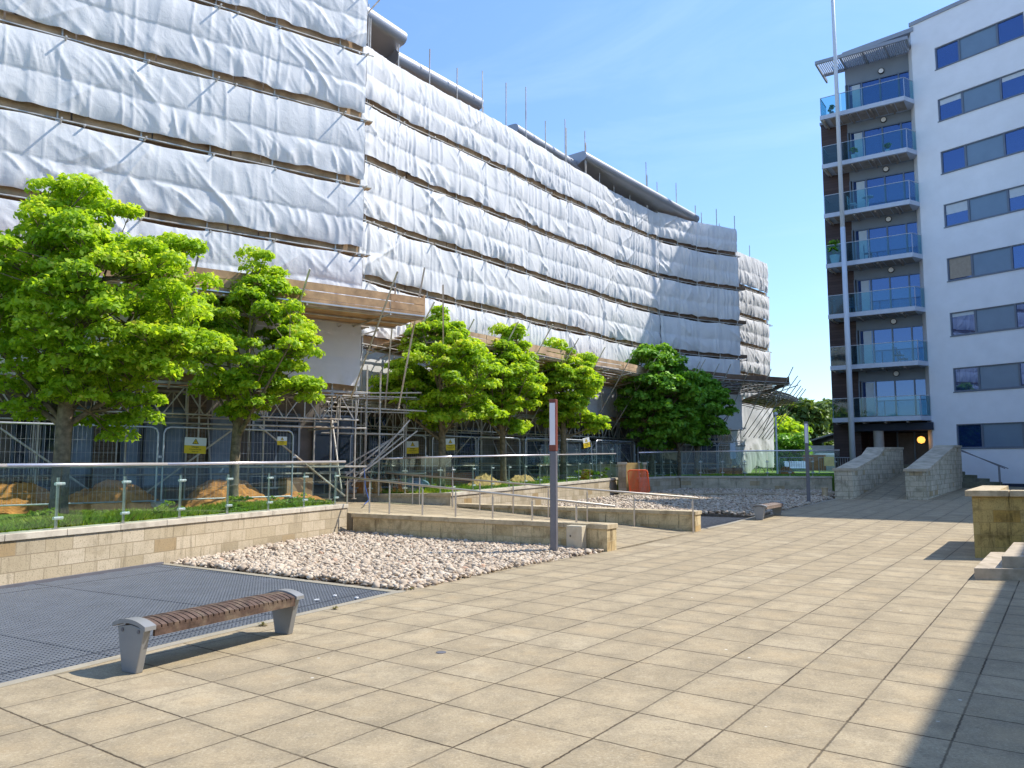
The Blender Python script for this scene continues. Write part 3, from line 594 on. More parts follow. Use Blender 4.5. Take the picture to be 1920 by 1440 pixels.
for i in range(6):
    c = Vector((6.56, 11.28))+e2*(.37*i)+e1*(.08*i); q = [c, c+e2*6, c+e2*6+e1*(3.1-.1*i), c+e1*(2.5-.08*i)]
    MB().prism([tuple(v) for v in q], -.05 if i == 0 else .165*i-.02, .165*(i+1)).build("step", M['step'], ss, bevel=.008)

# ================================================================== BENCHES
def bench(loc, az, L, label, wood='bench_wood'):
    root = thing("bench", (*loc, zg(loc[1])), label, "bench", "slatted benches on the paving"); dv = Vector((math.sin(R(az)), math.cos(R(az)))); nn = Vector((dv.y, -dv.x)); z0 = zg(loc[1])
    def pt(t, s, z): q = Vector(loc)+dv*t+nn*s; return (q.x, q.y, z0+z)
    def arc(s): return .405-.042*(s/.20)**2
    for side, t0 in ((0, 0.), (1, L)):
        sg = 1 if side == 0 else -1; mb = MB(); th = .062*sg; tt = t0
        b = .088; prof = [(-b, 0), (b, 0), (.168, arc(.168)-.03), (0, .37), (-.168, arc(.168)-.03)]
        vs = [pt(tt, s, z) for s, z in prof]+[pt(tt+th, s, z) for s, z in prof]; n = 5
        fs = [tuple(range(n)), tuple(range(n, 2*n))[::-1]]+[(i, n+i, n+(i+1) % n, (i+1) % n) for i in range(n)]
        if sg < 0: fs = [f[::-1] for f in fs]
        mb.add(vs, fs); mb.build("leg", M['bench_metal'], root, bevel=.006)
        mc = MB(); K = 10; t1 = tt-.022*sg; t2 = tt+.078*sg
        for i in range(K):
            s0, s1 = -.205+.41*i/K, -.205+.41*(i+1)/K
            vv = [pt(t1, s0, arc(s0)-.02), pt(t1, s1, arc(s1)-.02), pt(t2, s1, arc(s1)-.02), pt(t2, s0, arc(s0)-.02), pt(t1, s0, arc(s0)+.012), pt(t1, s1, arc(s1)+.012), pt(t2, s1, arc(s1)+.012), pt(t2, s0, arc(s0)+.012)]
            mc.add(vv, [(3, 2, 1, 0), (4, 5, 6, 7), (0, 1, 5, 4), (1, 2, 6, 5), (2, 3, 7, 6), (3, 0, 4, 7)])
        mc.build("end_cap", M['bench_metal'], root)
        if side == 0:
            mb = MB()
            for s in (-.10, .10): mb.tube(pt(tt-.006, s, arc(s)-.07), pt(tt+.01, s, arc(s)-.07), .016)
            mb.build("bolt", M['pole_grey'], root)
    ns = 27; a, b = .083, L-.083
    for i in range(ns):
        ta = a+(b-a)*i/ns+.006; tb = a+(b-a)*(i+1)/ns-.006; mb = MB(); K = 7; dz = random.uniform(-.002, .002)
        for j in range(K):
            s0, s1 = -.19+.38*j/K, -.19+.38*(j+1)/K
            vv = [pt(ta, s0, arc(s0)-.035), pt(ta, s1, arc(s1)-.035), pt(tb, s1, arc(s1)-.035), pt(tb, s0, arc(s0)-.035), pt(ta, s0, arc(s0)+dz), pt(ta, s1, arc(s1)+dz), pt(tb, s1, arc(s1)+dz), pt(tb, s0, arc(s0)+dz)]
            mb.add(vv, [(3, 2, 1, 0), (4, 5, 6, 7), (0, 1, 5, 4), (1, 2, 6, 5), (2, 3, 7, 6), (3, 0, 4, 7)])
        mb.build("slat", M[wood], root)
    mb = MB()
    for s in (-.177, .177):
        for t in (0,): 
            vv = [pt(.08, s-.012, .285), pt(.08, s+.012, .285), pt(L-.08, s+.012, .285), pt(L-.08, s-.012, .285), pt(.08, s-.012, .345), pt(.08, s+.012, .345), pt(L-.08, s+.012, .345), pt(L-.08, s-.012, .345)]
            mb.add(vv, [(3, 2, 1, 0), (4, 5, 6, 7), (0, 1, 5, 4), (1, 2, 6, 5), (2, 3, 7, 6), (3, 0, 4, 7)])
    mb.build("side_rail", M[wood], root)
bench((-3.03, 6.36), 29.3, 1.68, "slatted brown bench on grey tapered legs beside the near grating")
bench((6.72, 21.45), 33, 1.9, "slatted bench on grey tapered legs near the far pebble bed", 'bench_wood_pale')

rl = random.Random(12)
for i, (x, y) in enumerate(((-1.36, 10.42), (-2.05, 9.05), (-2.58, 8.15))):
    mbw = MB()
    for j in range(16):
        a_ = rl.uniform(0, 6.28); r_ = rl.uniform(.02, .07); h_ = rl.uniform(.008, .04); c_ = (x+.045, y-.02, .002)
        mbw.add([c_, (c_[0]+math.cos(a_)*r_*.5+.01*math.sin(a_), c_[1]+math.sin(a_)*r_*.5-.01*math.cos(a_), h_), (c_[0]+math.cos(a_)*r_, c_[1]+math.sin(a_)*r_, h_*.7), (c_[0]+math.cos(a_)*r_*.5-.01*math.sin(a_), c_[1]+math.sin(a_)*r_*.5+.01*math.cos(a_), h_)], [(0, 1, 2, 3)])
    me_ = mbw.build("weed", simple("dry_weed", (.20, .17, .05), .9) if i == 0 else bpy.data.materials["dry_weed"], uv=False)
    tag(me_, ["tiny dry weed in the kerb joint where pebbles meet the grating", "tiny dry weed in the kerb joint right of the near bench", "tiny dry weed in the kerb joint beside the near bench's far leg"][i], "weed", "weeds in the kerb joints")
dm = MB().lathe((-.62, 7.02, .001), [(.045, 0), (.045, .004), (.03, .006)], 16).build("survey_marker", M['pole_grey'], uv=False); tag(dm, "small round metal marker set in a paving slab", "marker")
for i, (x, y) in enumerate(((-2.35, 9.6), (-2.2, 9.9), (-1.9, 9.75))):
    tag(MB().box((x, y, .012), (.06-.01*i, .035, .012), .5+i).build("litter", M['white'], uv=False), ["largest scrap of white litter on the grating", "middle scrap of white litter on the grating", "smallest scrap of white litter near the grating corner"][i], "litter", "scraps of litter on the grating")
# ================================================================== LIGHT COLUMNS AND MAST
def column(x, y, zb, H, az, brown, label):
    root = thing("light_column", (x, y, zb), label, "light column", "light columns at the pebble beds"); d = R(90-az)
    zl = zb+H*(.66 if brown else .73)
    MB().box((x, y, (zb-.05+zl)/2), (.125, .125, zl-zb+.05), d).build("shaft", M['pole_grey'], root, bevel=.02)
    mt = M['pole_brown'] if brown else M['pole_grey']
    MB().box((x+.0, y, (zl+zb+H)/2+.001), (.132, .132, zb+H-zl), d).build("lamp_housing", mt, root, bevel=.01)
    L0 = zb+H*(.70 if brown else .735); L1 = zb+H*.975
    c = Vector((x, y))+Vector((-.62, -.78))*.0
    for a_ in ((d+math.pi), (d-math.pi/2)):
        q = c+Vector((math.cos(a_), math.sin(a_)))*.068
        MB().box((q.x, q.y, (L0+L1)/2), (.012, .104, L1-L0), a_).build("lamp_lens", M['lampwhite'], root)
        if brown: break
    return root
column(.77, 14.5, 0, 2.83, 20, True, "tall light column with brown top and white lens by the near pebbles")
column(10.4, 27.6, .24, 2.86, 20, False, "slim dark grey light column with pale top beside the far pebbles")
ms = thing("mast", (18.84, 43.3, .6), "very tall pale grey mast in front of the balconies", "mast")
MB().tube((18.84, 43.3, .6), (18.84, 43.3, 15), .16, .135, 16).build("lower_pole", M['mastpaint'], ms, smooth=True)
MB().tube((18.84, 43.3, 15), (18.84, 43.3, 36), .125, .085, 16).build("upper_pole", M['mastpaint'], ms, smooth=True)
MB().lathe((18.84, 43.3, .6), [(.26, 0), (.26, .05), (.17, .06), (.17, .3)]).build("base_flange", M['fascia'], ms)
jb = thing("junction_box", (1.35, 14.95, 0), "small cream steel junction box against the ramp wall end", "junction box")
jd = Vector((.85, -.53)); ja = math.atan2(-.53, .85)
MB().box((1.22, 14.99, .25), (.33, .20, .44), ja).build("cabinet", M['cream'], jb, bevel=.01)
MB().box((1.22-.056, 14.99-.088, .25), (.30, .012, .41), ja).build("door", M['cream'], jb)
MB().box((1.10, 14.95-.02, .28), (.02, .014, .03), ja).build("lock", M['black'], jb)

# ================================================================== BALUSTRADES
def balustrade(label, pts, zb, ztop, sp, first=.3, posts_h=.74, name="glass_balustrade", last=True, rail=True, near=False):
    """posts on the coping, clamps, glass and a top rail"""
    root = thing(name, (pts[0][0], pts[0][1], zb[0]), label, "balustrade", "glass balustrades on the terrace walls"); pa = Path(pts); ts = []
    t = first
    while t < pa.L-.05: ts.append(t); t += sp
    nn_ = 10 if near else 6
    def zi(t, zz): return float(np.interp(t, pa.d, zz))
    for t in ts:
        q = pa.at(t, -.10); b = zi(t, zb)
        MB().tube(P3(q, b), P3(q, b+posts_h), .021, n=nn_).lathe(P3(q, b), [(.045, 0), (.045, .012), (.022, .014), (.022, .02)], 10).build("post", M['steel'], root, smooth=False)
        mb = MB(); i = 0
        dr = (pa.at(min(t+.05, pa.L))-pa.at(t)).normalized()
        for h in (.16, posts_h-.09):
            c = pa.at(t, -.065); a = P3(c-dr*.075, b+h); e = P3(c+dr*.075, b+h); mb.tube(a, e, .024, n=8)
        mb.build("glass_clamp", M['clamp'], root)
    ed = [0]+ts+[pa.L]
    for a, b in zip(ed[:-1], ed[1:]):
        if b-a < .2: continue
        cuts = [a+.012]+[x for x in pa.d if a+.05 < x < b-.05]+[b-.012]
        mb = MB()
        for c0, c1 in zip(cuts[:-1], cuts[1:]):
            p0, p1 = pa.at(c0, -.045), pa.at(c1, -.045)
            mb.bar(p0, p1, .012, zi(c0, zb)+.05, zi(c0, ztop)-.02, zb0=zi(c1, zb)+.05, zb1=zi(c1, ztop)-.02)
        mb.build("glass_panel", M['glass_rail'], root)
    if rail:
        mb = MB(); cs = list(pa.d)
        mb.path([P3(pa.at(min(max(c, 0), pa.L), -.045), zi(c, ztop)) for c in cs], .027, n=10); mb.build("top_rail", M['steel_br'], root, smooth=True)
    return root
def wl1(y): return (float(np.interp(y, [q[1] for q in WALL1], [q[0] for q in WALL1])), y)
balustrade("long glass balustrade with bright rail on the near sunlit wall", [wl1(2.0), wl1(6), wl1(10.54), wl1(13.2), wl1(18.3)], [.7]*5, [1.59, 1.595, 1.615, 1.63, 1.68], 1.19, first=.36+.15, near=True)
balustrade("glass balustrade around the head of the ramp", [(-4.3, 23.2), (-3.2, 22.88), (-1.75, 22.46)], [.74, .76, .8], [1.76, 1.79, 1.83], 1.1, first=.1)
balustrade("glass balustrade on the long wall below the middle trees", [W2A, W2B], [.8, 1.02], [1.83, 2.05], 1.13, first=.15)
balustrade("glass balustrade on the short wall right of the barrier", [(5.6, 34.25), (7.75, 36.45)], [1.02, 1.05], [2.10, 2.17], .62, first=.05)
balustrade("glass balustrade along the back of the far pebble bed", [(7.85, 36.45), (14.9, 35.55)], [1.05, 1.05], [2.17, 2.23], 1.0, first=.9)
balustrade("glass balustrade on the upper garden wall", [(1.2, 35.25), (4.9, 35.05)], [1.6, 1.6], [2.5, 2.5], .8, first=.1, rail=False)
def ramp_rail(label, pts, zt, zb, ts, name="handrail"):
    root = thing(name, (*pts[0], zb[0]), label, "handrail", "steel handrails along the ramp"); pa = Path(pts)
    zi = lambda t, zz: float(np.interp(t, [0, pa.L], zz))
    MB().path([P3(pa.at(t), zi(t, zt)) for t in (0, pa.L)], .024, n=10).build("rail", M['rail_warm'], root, smooth=True)
    for t in ts:
        q = pa.at(t); MB().tube(P3(q, zi(t, zb)), P3(q, zi(t, zt)-.08), .021).tube(P3(q, zi(t, zt)-.08), P3(q, zi(t, zt)), .009).build("post", M['steel'], root)
ramp_rail("steel handrail standing along the near ramp wall", [(-4.1, 18.7), (1.95, 14.95)], [1.33, .83], [.5, .5], [.25, .95, 1.55, 2.5, 3.4, 4.35, 5.3, 6.3])
ramp_rail("steel handrail standing in front of the far ramp wall", [(-3.7, 23.0), (4.3, 18.2)], [1.36, .84], [.42, .02], [1.0, 1.25, 2.4, 3.3, 4.35, 5.4, 6.5, 7.75, 9.2])

# red barrier
rb = thing("barrier", (5.1, 33.0, .35), "red plastic pedestrian barrier leaning between the stone piers", "barrier")
c0 = Vector((4.88, 32.9)); dr = Vector((.97, .1)); up = Vector((0, .12, 1)).normalized()
def bp(s, t): return (c0.x+dr.x*s, c0.y+dr.y*s+.12*t, .42+t)
prof = [(.1, 0), (.86, 0), (.93, .08), (.86, .86), (.80, .93), (.08, .93), (.0, .86), (.05, .06), (.1, 0)]
MB().path([bp(s, t) for s, t in prof], .026).build("frame", M['red'], rb)
mb = MB()
for i in range(15): s = .07+.055*i+.0; mb.tube(bp(s+.02, .02), bp(s, .92), .017, n=5)
mb.build("bars", M['red'], rb)
for s in (.15, .75): MB().path([(bp(s, 0)[0]-.12, bp(s, 0)[1]-.28, .36), (bp(s, 0)[0]-.05, bp(s, 0)[1]-.15, .43), bp(s, .01), (bp(s, 0)[0]+.08, bp(s, 0)[1]+.2, .38)], .022).build("foot", M['red'], rb)

# ================================================================== SCAFFOLDED BUILDING
def t_of_u(pa, u, z, off=0):
    best = None
    for t in np.linspace(-3, pa.L+3, 600):
        q = pa.at(t, off); f = q.y*math.cos(TILT)+(z-EYE)*math.sin(TILT)
        uu = 960+FPX*q.x/f
        if best is None or abs(uu-u) < best[0]: best = (abs(uu-u), t)
    return best[1]
bl = thing("apartment_block", (-4, 35, .6), "long low apartment block wrapped in scaffolding and white sheeting", "building")
def offpts(pa, off, n=None): return [tuple(pa.at(t, off)) for t in pa.d]
MRP = Path([tuple(q) for q in MP.p]+[tuple(q) for q in RP.p[1:]])
MB().prism(offpts(LP, -2.3)+[(-9, 32), (-30, 30)], .5, 15.6).build("near_wing", M['dark_wall'], bl)
mb = MB(); pp = offpts(MRP, -2.0)
for i in range(len(pp)-1):
    a, b = Vector(pp[i]), Vector(pp[i+1]); dd = (b-a).normalized(); nn = Vector((-dd.y, dd.x)); e = dd*.05
    mb.prism([tuple(a), tuple(b+e), tuple(b+nn*6+e), tuple(a+nn*6)], .5, 15.25)
mb.build("long_wing", M['dark_wall'], bl)
MB().prism([(12.9, 52.5), (17.0, 57), (10, 64), (5, 58)], .5, 15.2).build("far_wing", M['dark_wall'], bl)
# rounded metal roofs
def roofseg(u0, u1, z, off, hgt, name="roof_canopy", depth=5, tilt=.0, zq=15.9, z2=None):
    t0, t1 = t_of_u(MRP, u0, zq, off), t_of_u(MRP, u1, zq, off); mb = MB(); n = 8
    prof = [(-depth, z+.25), (-.25, z+.0)]
    r = hgt/2; cz = z-r
    prof = [(-depth, cz+r+.2)]+[(-r+math.cos(g)*r, cz+math.sin(g)*r) for g in np.linspace(math.pi/2, -math.pi/2, 9)]+[(-2.4, cz-r-.95), (-depth, cz-r-.95)]
    m_ = len(prof); vs = []
    ks = [t0+(t1-t0)*i/n for i in range(n+1)]
    for t in ks:
        f_ = (t-t0)/(t1-t0); qa, qb = MRP.at(t0, off), MRP.at(t1, off); qc = qa.lerp(qb, f_); dd_ = (qb-qa).normalized()
        for o_, zz in prof: q = qc+Vector((dd_.y, -dd_.x))*o_; vs.append((q.x, q.y, zz+f_*((z if z2 is None else z2)-z)))
    fs = [(i*m_+j, i*m_+(j+1) % m_, (i+1)*m_+(j+1) % m_, (i+1)*m_+j) for i in range(n) for j in range(m_)]
    fs += [tuple(range(m_))[::-1], tuple(range(n*m_, (n+1)*m_))]
    mb.add(vs, fs); o = mb.build(name, M['roofmetal'], bl); 
    for p in o.data.polygons: p.use_smooth = len(p.vertices) == 4
    e = o.modifiers.new("es", 'EDGE_SPLIT'); e.split_angle = R(50)
    return o
roofseg(640, 764, 17.1, .1, .55); roofseg(748, 906, 16.45, -.2, .55); roofseg(972, 1112, 16.30, -.35, .46, z2=16.05); roofseg(1100, 1312, 16.42, .15, .46, z2=15.62)
# ground floor openings, seen under the sheeting
def opening(pa, u0, u1, z0, z1, off, m, name="ground_window", label=None, fr=.06, bars=0):
    t0, t1 = t_of_u(pa, u0, 2, off), t_of_u(pa, u1, 2, off); f = MB(); a, b = pa.at(t0, off+.05), pa.at(t1, off+.05)
    dd = (b-a).normalized(); L = (b-a).length
    f.bar(a, a+dd*fr, .1, z0, z1); f.bar(b-dd*fr, b, .1, z0, z1); f.bar(a+dd*fr, b-dd*fr, .1, z0, z0+fr); f.bar(a+dd*fr, b-dd*fr, .1, z1-fr, z1)
    for i in range(bars): c = a+dd*L*(i+1)/(bars+1); f.bar(c-dd*.03, c+dd*.03, .09, z0+fr, z1-fr)
    fo = f.build(name, M['frame'], bl); MB().bar(a+dd*fr, b-dd*fr, .03, z0+fr, z1-fr).build("pane", m, fo); return fo
opening(LP, 131, 175, 1.3, 3.1, -2.25, M['curtain']); opening(LP, 225, 262, 1.0, 3.1, -2.25, M['curtain']); opening(LP, 268, 345, 1.0, 3.15, -2.25, M['curtain'], bars=1)
opening(LP, 20, 110, 1.0, 3.1, -2.25, M['rawglass'], bars=2); opening(LP, 392, 445, .9, 3.1, -2.25, M['curtain']); opening(LP, 470, 560, .9, 3.1, -2.25, M['rawglass'], bars=1); opening(LP, 585, 660, 1, 3.1, -2.25, M['rawglass'], bars=1)
opening(MRP, 690, 722, 1.1, 3.3, -1.95, M['rawglass']); opening(MRP, 860, 900, 1.1, 3.1, -1.95, M['rawglass'], bars=1); opening(MRP, 985, 1040, 1.1, 3.1, -1.95, M['rawglass'], bars=2)
for u0, u1 in ((1085, 1110), (1140, 1185), (1300, 1345)): opening(MRP, u0, u1, 1.1, 3.1, -1.95, M['rawglass'], bars=1)
for pa, u0, u1 in ((MRP, 723, 800), (MRP, 930, 968), (LP, 178, 222), (LP, 352, 388)):
    t0, t1 = t_of_u(pa, u0, 2, -1.9), t_of_u(pa, u1, 2, -1.9); off = -1.93 if pa is MRP else -2.2
    MB().bar(pa.at(t0, off), pa.at(t1, off), .12, .7, 3.6).build("stone_pier", M['brown_block'], bl)

# ---------------------------------------------------------------- scaffold
TR = .0242
def scaffold(label, pa, levels, ztops, spacing, seed, base=.66, short_to=None, inner=True, putlogs=True, t_start=0.1, beams=True, gapmat=M['board']):
    rs = random.Random(seed); root = thing("scaffold", (pa.p[0].x, pa.p[0].y, base), label, "scaffold", "scaffolds round the apartment block")
    ts = []; t = t_start
    while t < pa.L-.05: ts.append(t); t += spacing*rs.uniform(.92, 1.08)
    ts.append(pa.L-.03)
    for t in ts:
        for o_, inn in ((0, 0), (-1.25, 1)):
            if inn and not inner: continue
            q = pa.at(t, o_); zt = rs.uniform(*ztops) if not inn else rs.uniform(ztops[0], (ztops[0]+ztops[1])/2)
            MB().tube(P3(q, base), P3(q, zt), TR, n=7).tube(P3(q, base), P3(q, base+.02), .07, n=8).build("standard", M['tube'], root, uv=False)
            if rs.random() < .3:
                q = pa.at(t+.09, o_); MB().tube(P3(q, ztops[0]-2.4), P3(q, zt-rs.uniform(.3, 1.3)), TR, n=7).build("standard", M['tube'], root, uv=False)
    def ledger(z, off, a=-.25, b=.3, nm="ledger", r=TR):
        pts = [P3(pa.at(a, off), z)]+[P3(pa.at(x, off), z) for x in pa.d[1:-1]]+[P3(pa.at(pa.L+b, off), z)]
        MB().path(pts, r, n=6).build(nm, M['tube'], root, uv=False)
    for z in levels:
        ledger(z-.11, .045); ledger(z-.19, -1.3)
        toe = MB(); dk = MB(); n = max(2, int(pa.L/3.6)); cuts = sorted(set([0, pa.L]+[pa.L*i/n for i in range(n+1)]+pa.d))
        for a, b in zip(cuts[:-1], cuts[1:]):
            if b-a < .1: continue
            dz = rs.uniform(-.015, .015)
            toe.bar(pa.at(a+.02, -.07), pa.at(b-.02, -.07), .036, z-.06+dz, z+.17+dz)
            for j in range(5): dk.bar(pa.at(a-.04, -.22-.235*j), pa.at(b+.02, -.22-.235*j), .222, z-.09+rs.uniform(-.006, .006), z-.052)
        toe.build("toe_board", gapmat, root, uv=False); dk.build("deck_board", gapmat, root, uv=False)
        if putlogs:
            for t in ts:
                ex = rs.uniform(.12, .42); mb = MB(); mb.tube(P3(pa.at(t+.06, ex), z-.20), P3(pa.at(t+.06, -1.5), z-.20), TR, n=6)
                if rs.random() < .45: mb.tube(P3(pa.at(t+.55, ex*.6), z-.18), P3(pa.at(t+.55, -1.5), z-.18), TR, n=6)
                for h in (-.14,): c = pa.at(t, .0); mb.box((c.x, c.y, z+h), (.09, .09, .09), .6)
                mb.build("transom", M['tube'], root, uv=False)
    # open lower stage: lattice beams, braces
    if beams:
        for off in (.12, -1.35):
            mb = MB(); z0, z1 = 2.84, 3.50
            for z in (z0, z1): mb.path([P3(pa.at(t, off), z) for t in pa.d], TR, n=6)
            t = .1; kk = 0
            while t < pa.L-.5:
                mb.tube(P3(pa.at(t, off), z0), P3(pa.at(t, off), z1), .019, n=5); s1 = min(t+.42, pa.L); 
                mb.tube(P3(pa.at(t, off), z1), P3(pa.at(s1, off), z0), .019, n=5); mb.tube(P3(pa.at(s1+.06, off), z0), P3(pa.at(min(t+.95, pa.L), off), z1), .019, n=5); t += 1.0
            mb.build("lattice_beam", M['tube'], root, uv=False)
        ledger(2.62, 0); ledger(1.55, .05); ledger(1.35, -1.25); ledger(3.62, .05)
        bt = pa.L/5
        for i in range(5):
            a, b = (.05, 2.6) if i % 2 else (2.6, .75)
            mb = MB().tube(P3(pa.at(i*bt+.2, .07), a+.65 if a < 1 else a), P3(pa.at(i*bt+min(bt, 2.6), .07), b), TR, n=6); mb.build("brace", M['tube'], root, uv=False)
        for t in ts[::2]:
            MB().tube(P3(pa.at(t+.4, -.1), .8), P3(pa.at(t+.5, -1.2), 2.9), TR, n=6).tube(P3(pa.at(t, .3), 2.6), P3(pa.at(t, -1.7), 2.6), TR, n=6).build("brace", M['tube'], root, uv=False)
        mb = MB()
        for i in range(int(pa.L/2.4)):
            if rs.random() < .7: mb.bar(pa.at(i*2.4, -.5), pa.at(i*2.4+2.3, -.45), .23, 1.60, 1.64); mb.bar(pa.at(i*2.4+.3, -.75), pa.at(i*2.4+2.3, -.78), .23, 1.62, 1.66)
        mb.build("loose_board", M['board'], root, uv=False)
    return root, ts
LEV = [3.7, 5.6, 7.7, 9.7, 11.7, 13.7, 15.7]
sL, tsL = scaffold("scaffold of the projecting near left bay", LP, LEV, (17.2, 18.6), 1.75, 3)
sM, tsM = scaffold("scaffold of the long curved middle run", MP, LEV[:6], (15.9, 17.9), 1.5, 11)
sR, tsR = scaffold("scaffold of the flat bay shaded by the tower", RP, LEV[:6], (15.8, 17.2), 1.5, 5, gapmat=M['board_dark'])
sE, tsE = scaffold("scaffold at the far end of the block beyond the recess", EP, [5.6, 7.7, 9.7, 11.7, 13.7], (15.5, 17.0), 1.3, 8, beams=True)
# splayed board ends at the shaded bay corner
for z in LEV[2:5]:
    q = RP.at(RP.L+.05, -.3); mb = MB()
    for j in range(3): mb.bar(RP.at(RP.L-.3, -.2-.25*j), RP.at(RP.L+.75-.1*j, -.2-.25*j), .22, z-.02, z+.16)
    mb.build("board_end", M['board_dark'], sR, uv=False)
for z in LEV[1:5]:
    mb = MB()
    for j in range(3): mb.bar(LP.at(LP.L-.2, -.2-.25*j), LP.at(LP.L+.35-.08*j, -.2-.25*j), .22, z-.09, z-.05)
    mb.build("board_end", M['board'], sL, uv=False)

# ---------------------------------------------------------------- sheeting
def sheet(label, pa, t0, t1, z0, z1, res, ts, seed, amp=1., off=.09, calm=False, group="rows of white debris sheeting", flutter=0, name="debris_sheeting", hang=0, drop=0, pin=.010):
    n = int((t1-t0)/res)+1; h = z1-z0; m_ = int(h/res)+1
    T = np.linspace(t0, t1, n); Vv = np.linspace(0, 1, m_); TT, VV = np.meshgrid(T, Vv)
    fr = 2.2*amp
    stand = np.array(ts) if len(ts) else np.array([t0, t1])
    # 0 at each standard, 1 half-way
    idx = np.clip(np.searchsorted(stand, TT), 1, len(stand)-1); a, b = stand[idx-1], stand[idx]; ph = np.clip((TT-a)/(b-a+1e-6), 0, 1); mid = .38+.62*np.sin(np.pi*ph)*(.6+.4*vnoise(idx*2.3, idx*0+seed, 3))
    cellr = vnoise(idx*7.31, idx*0+seed*3.1+np.where(VV > .5, 5., 9.), seed)
    cell2 = vnoise(idx*3.17+40, idx*0+seed*1.7, seed+7)
    ztop = z1+.02-.05*mid*(.3+cellr)+(vnoise(TT*1.1, TT*0+seed, 5)-.5)*.07
    ztop = ztop-drop*np.clip((TT/pa.L-.45)/.55, 0, 1)
    zbot = z0+.02+.08*mid*vnoise(TT*.6, TT*0+seed*2.7, 8)+(vnoise(TT*2.3, TT*0+seed, 6)-.5)*.07+hang*(vnoise(TT*.8, TT*0+seed, 9)-.3)
    Z = zbot+(ztop-zbot)*VV
    seam = .47
    vh = np.where(VV < seam, VV/seam, (VV-seam)/(1-seam))
    bulge = np.sin(np.pi*vh)*(mid**.7)*(.015+.075*np.where(VV < seam, cellr, cell2))+np.sin(np.pi*VV)*.05*(vnoise(TT*.35, VV*1.1, seed+4))
    def ridge(x, y, sd, pw): return (1-np.abs(2*vnoise(x, y, sd)-1))**pw
    half = np.where(VV < seam, 0., 50.)
    wx = (vnoise(TT*1.3, Z*1.1, seed+1)-.5)*.30
    lz = Z-z0; mk = np.clip((vnoise(TT*.45+seed, lz*.8+half, seed+9)-.38)*4, 0, 1)
    def dirfold(phi, fr_, al_, sd, pw): return ridge((TT*math.cos(phi)+lz*math.sin(phi)+wx)*fr_+half, (-TT*math.sin(phi)+lz*math.cos(phi))*al_, sd, pw)
    low = np.where(VV < seam, 1., .5)
    patch = np.clip((vnoise(TT*.6, Z*.9, seed+12)-.30)*2.8, 0, 1); patch2 = np.clip((vnoise(TT*.9, Z*1.1, seed+15)-.35)*2.8, 0, 1)
    env = np.clip(np.sin(np.pi*vh), 0, 1)**.5
    fold = (dirfold(.25, 3.6, .6, seed+2, 3)*mk+dirfold(.85, 3.4, .55, seed+22, 3)*(1-mk))*.085*patch*low*env+(dirfold(.35, 8.5, .9, seed+3, 2.5)*(1-mk)+dirfold(.7, 7.5, .8, seed+33, 2.5)*mk)*.030*patch2*env+ridge((TT+wx*.3)*4.5, Z*.3, seed+6, 3.5)*(.040+pin)*(1-patch*.7)
    pinch = -np.exp(-(np.minimum(ph, 1-ph)*(b-a)/.05)**2)*pin*np.clip(vnoise(idx*4.1, idx*0+seed, 2)*2-.4, 0, 1)
    # large oblique creases pulled from a tie
    big = np.zeros_like(TT)
    rs = np.random.RandomState(seed)
    for _ in range(max(2, int((t1-t0)/2.6))):
        c = rs.uniform(t0, t1); cz = rs.uniform(z0+.2*h, z1-.1*h); g = rs.choice([-1, 1])*rs.uniform(.5, 1.6); dd = ((TT-c)-(Z-cz)*g)/math.hypot(1, g); al = ((TT-c)*g+(Z-cz))/math.hypot(1, g)
        big += rs.uniform(.03, .09)*np.exp(-np.abs(dd)/.07)*np.exp(-(al/.9)**2)
    mz = seam+.0*TT
    lip = .020/(1+np.exp((mz-VV)*140))+.012*np.exp(-((VV-mz)/.012)**2)*(1-mid*.5)
    rag = (vnoise(TT*4, TT*0, seed+20)-.5)*.10*np.exp(-VV*9)
    D = off+amp*(bulge*.6+fold*.72+big*.7)+pinch*amp+lip+rag+flutter*(vnoise(TT*1.3, Z*.7, seed+30)-.3)
    X, Y = pa.arr(TT.ravel()); NX, NY = pa.normals(TT.ravel()); D = D.ravel()
    ext = np.maximum(0, TT.ravel()-pa.L); dr = (pa.p[-1]-pa.p[-2]).normalized(); X = X+dr.x*ext; Y = Y+dr.y*ext
    Vx = np.stack([X+NX*D, Y+NY*D, Z.ravel()], 1)
    i = np.arange(n-1)[None]+np.arange(m_-1)[:, None]*n; i = i.ravel(); Fq = np.stack([i, i+1, i+1+n, i+n], 1)
    o = npmesh(name, Vx, Fq, M['sheet'], smooth=True)
    return tag(o, label, "sheeting", group)
rown = {15.7: "top", 13.7: "second", 11.7: "third", 9.7: "fourth", 7.7: "fifth"}
names6 = ["lowest", "second lowest", "third lowest", "third from top", "second from top", "topmost"]
for i, (a, b) in enumerate(((5.98, 7.49), (7.72, 9.49), (9.72, 11.49), (11.72, 13.49), (13.72, 15.49), (15.72, 17.6))):
    sheet(names6[i]+" row of white sheeting on the projecting near left bay", LP, 0, LP.L+.02, a, b, .032, tsL, 100+i, amp=.85)
names5 = ["lowest", "second lowest", "middle", "second highest", "topmost"]
for i, (a, b) in enumerate(((5.75, 7.49), (7.72, 9.49), (9.72, 11.49), (11.72, 13.49), (13.72, 15.5))):
    sheet(names5[i]+" row of white sheeting on the long curved middle run", MP, -.0, MP.L, a, b, .04, tsM, 200+i, amp=1.1, drop=.5 if i == 4 else 0, pin=.035)
    sheet(names5[i]+" row of white sheeting on the bay shaded by the tower", RP, 0.0, RP.L, a, b-(.35 if i == 4 else 0), .055, tsR, 300+i, amp=1.5, pin=.04)
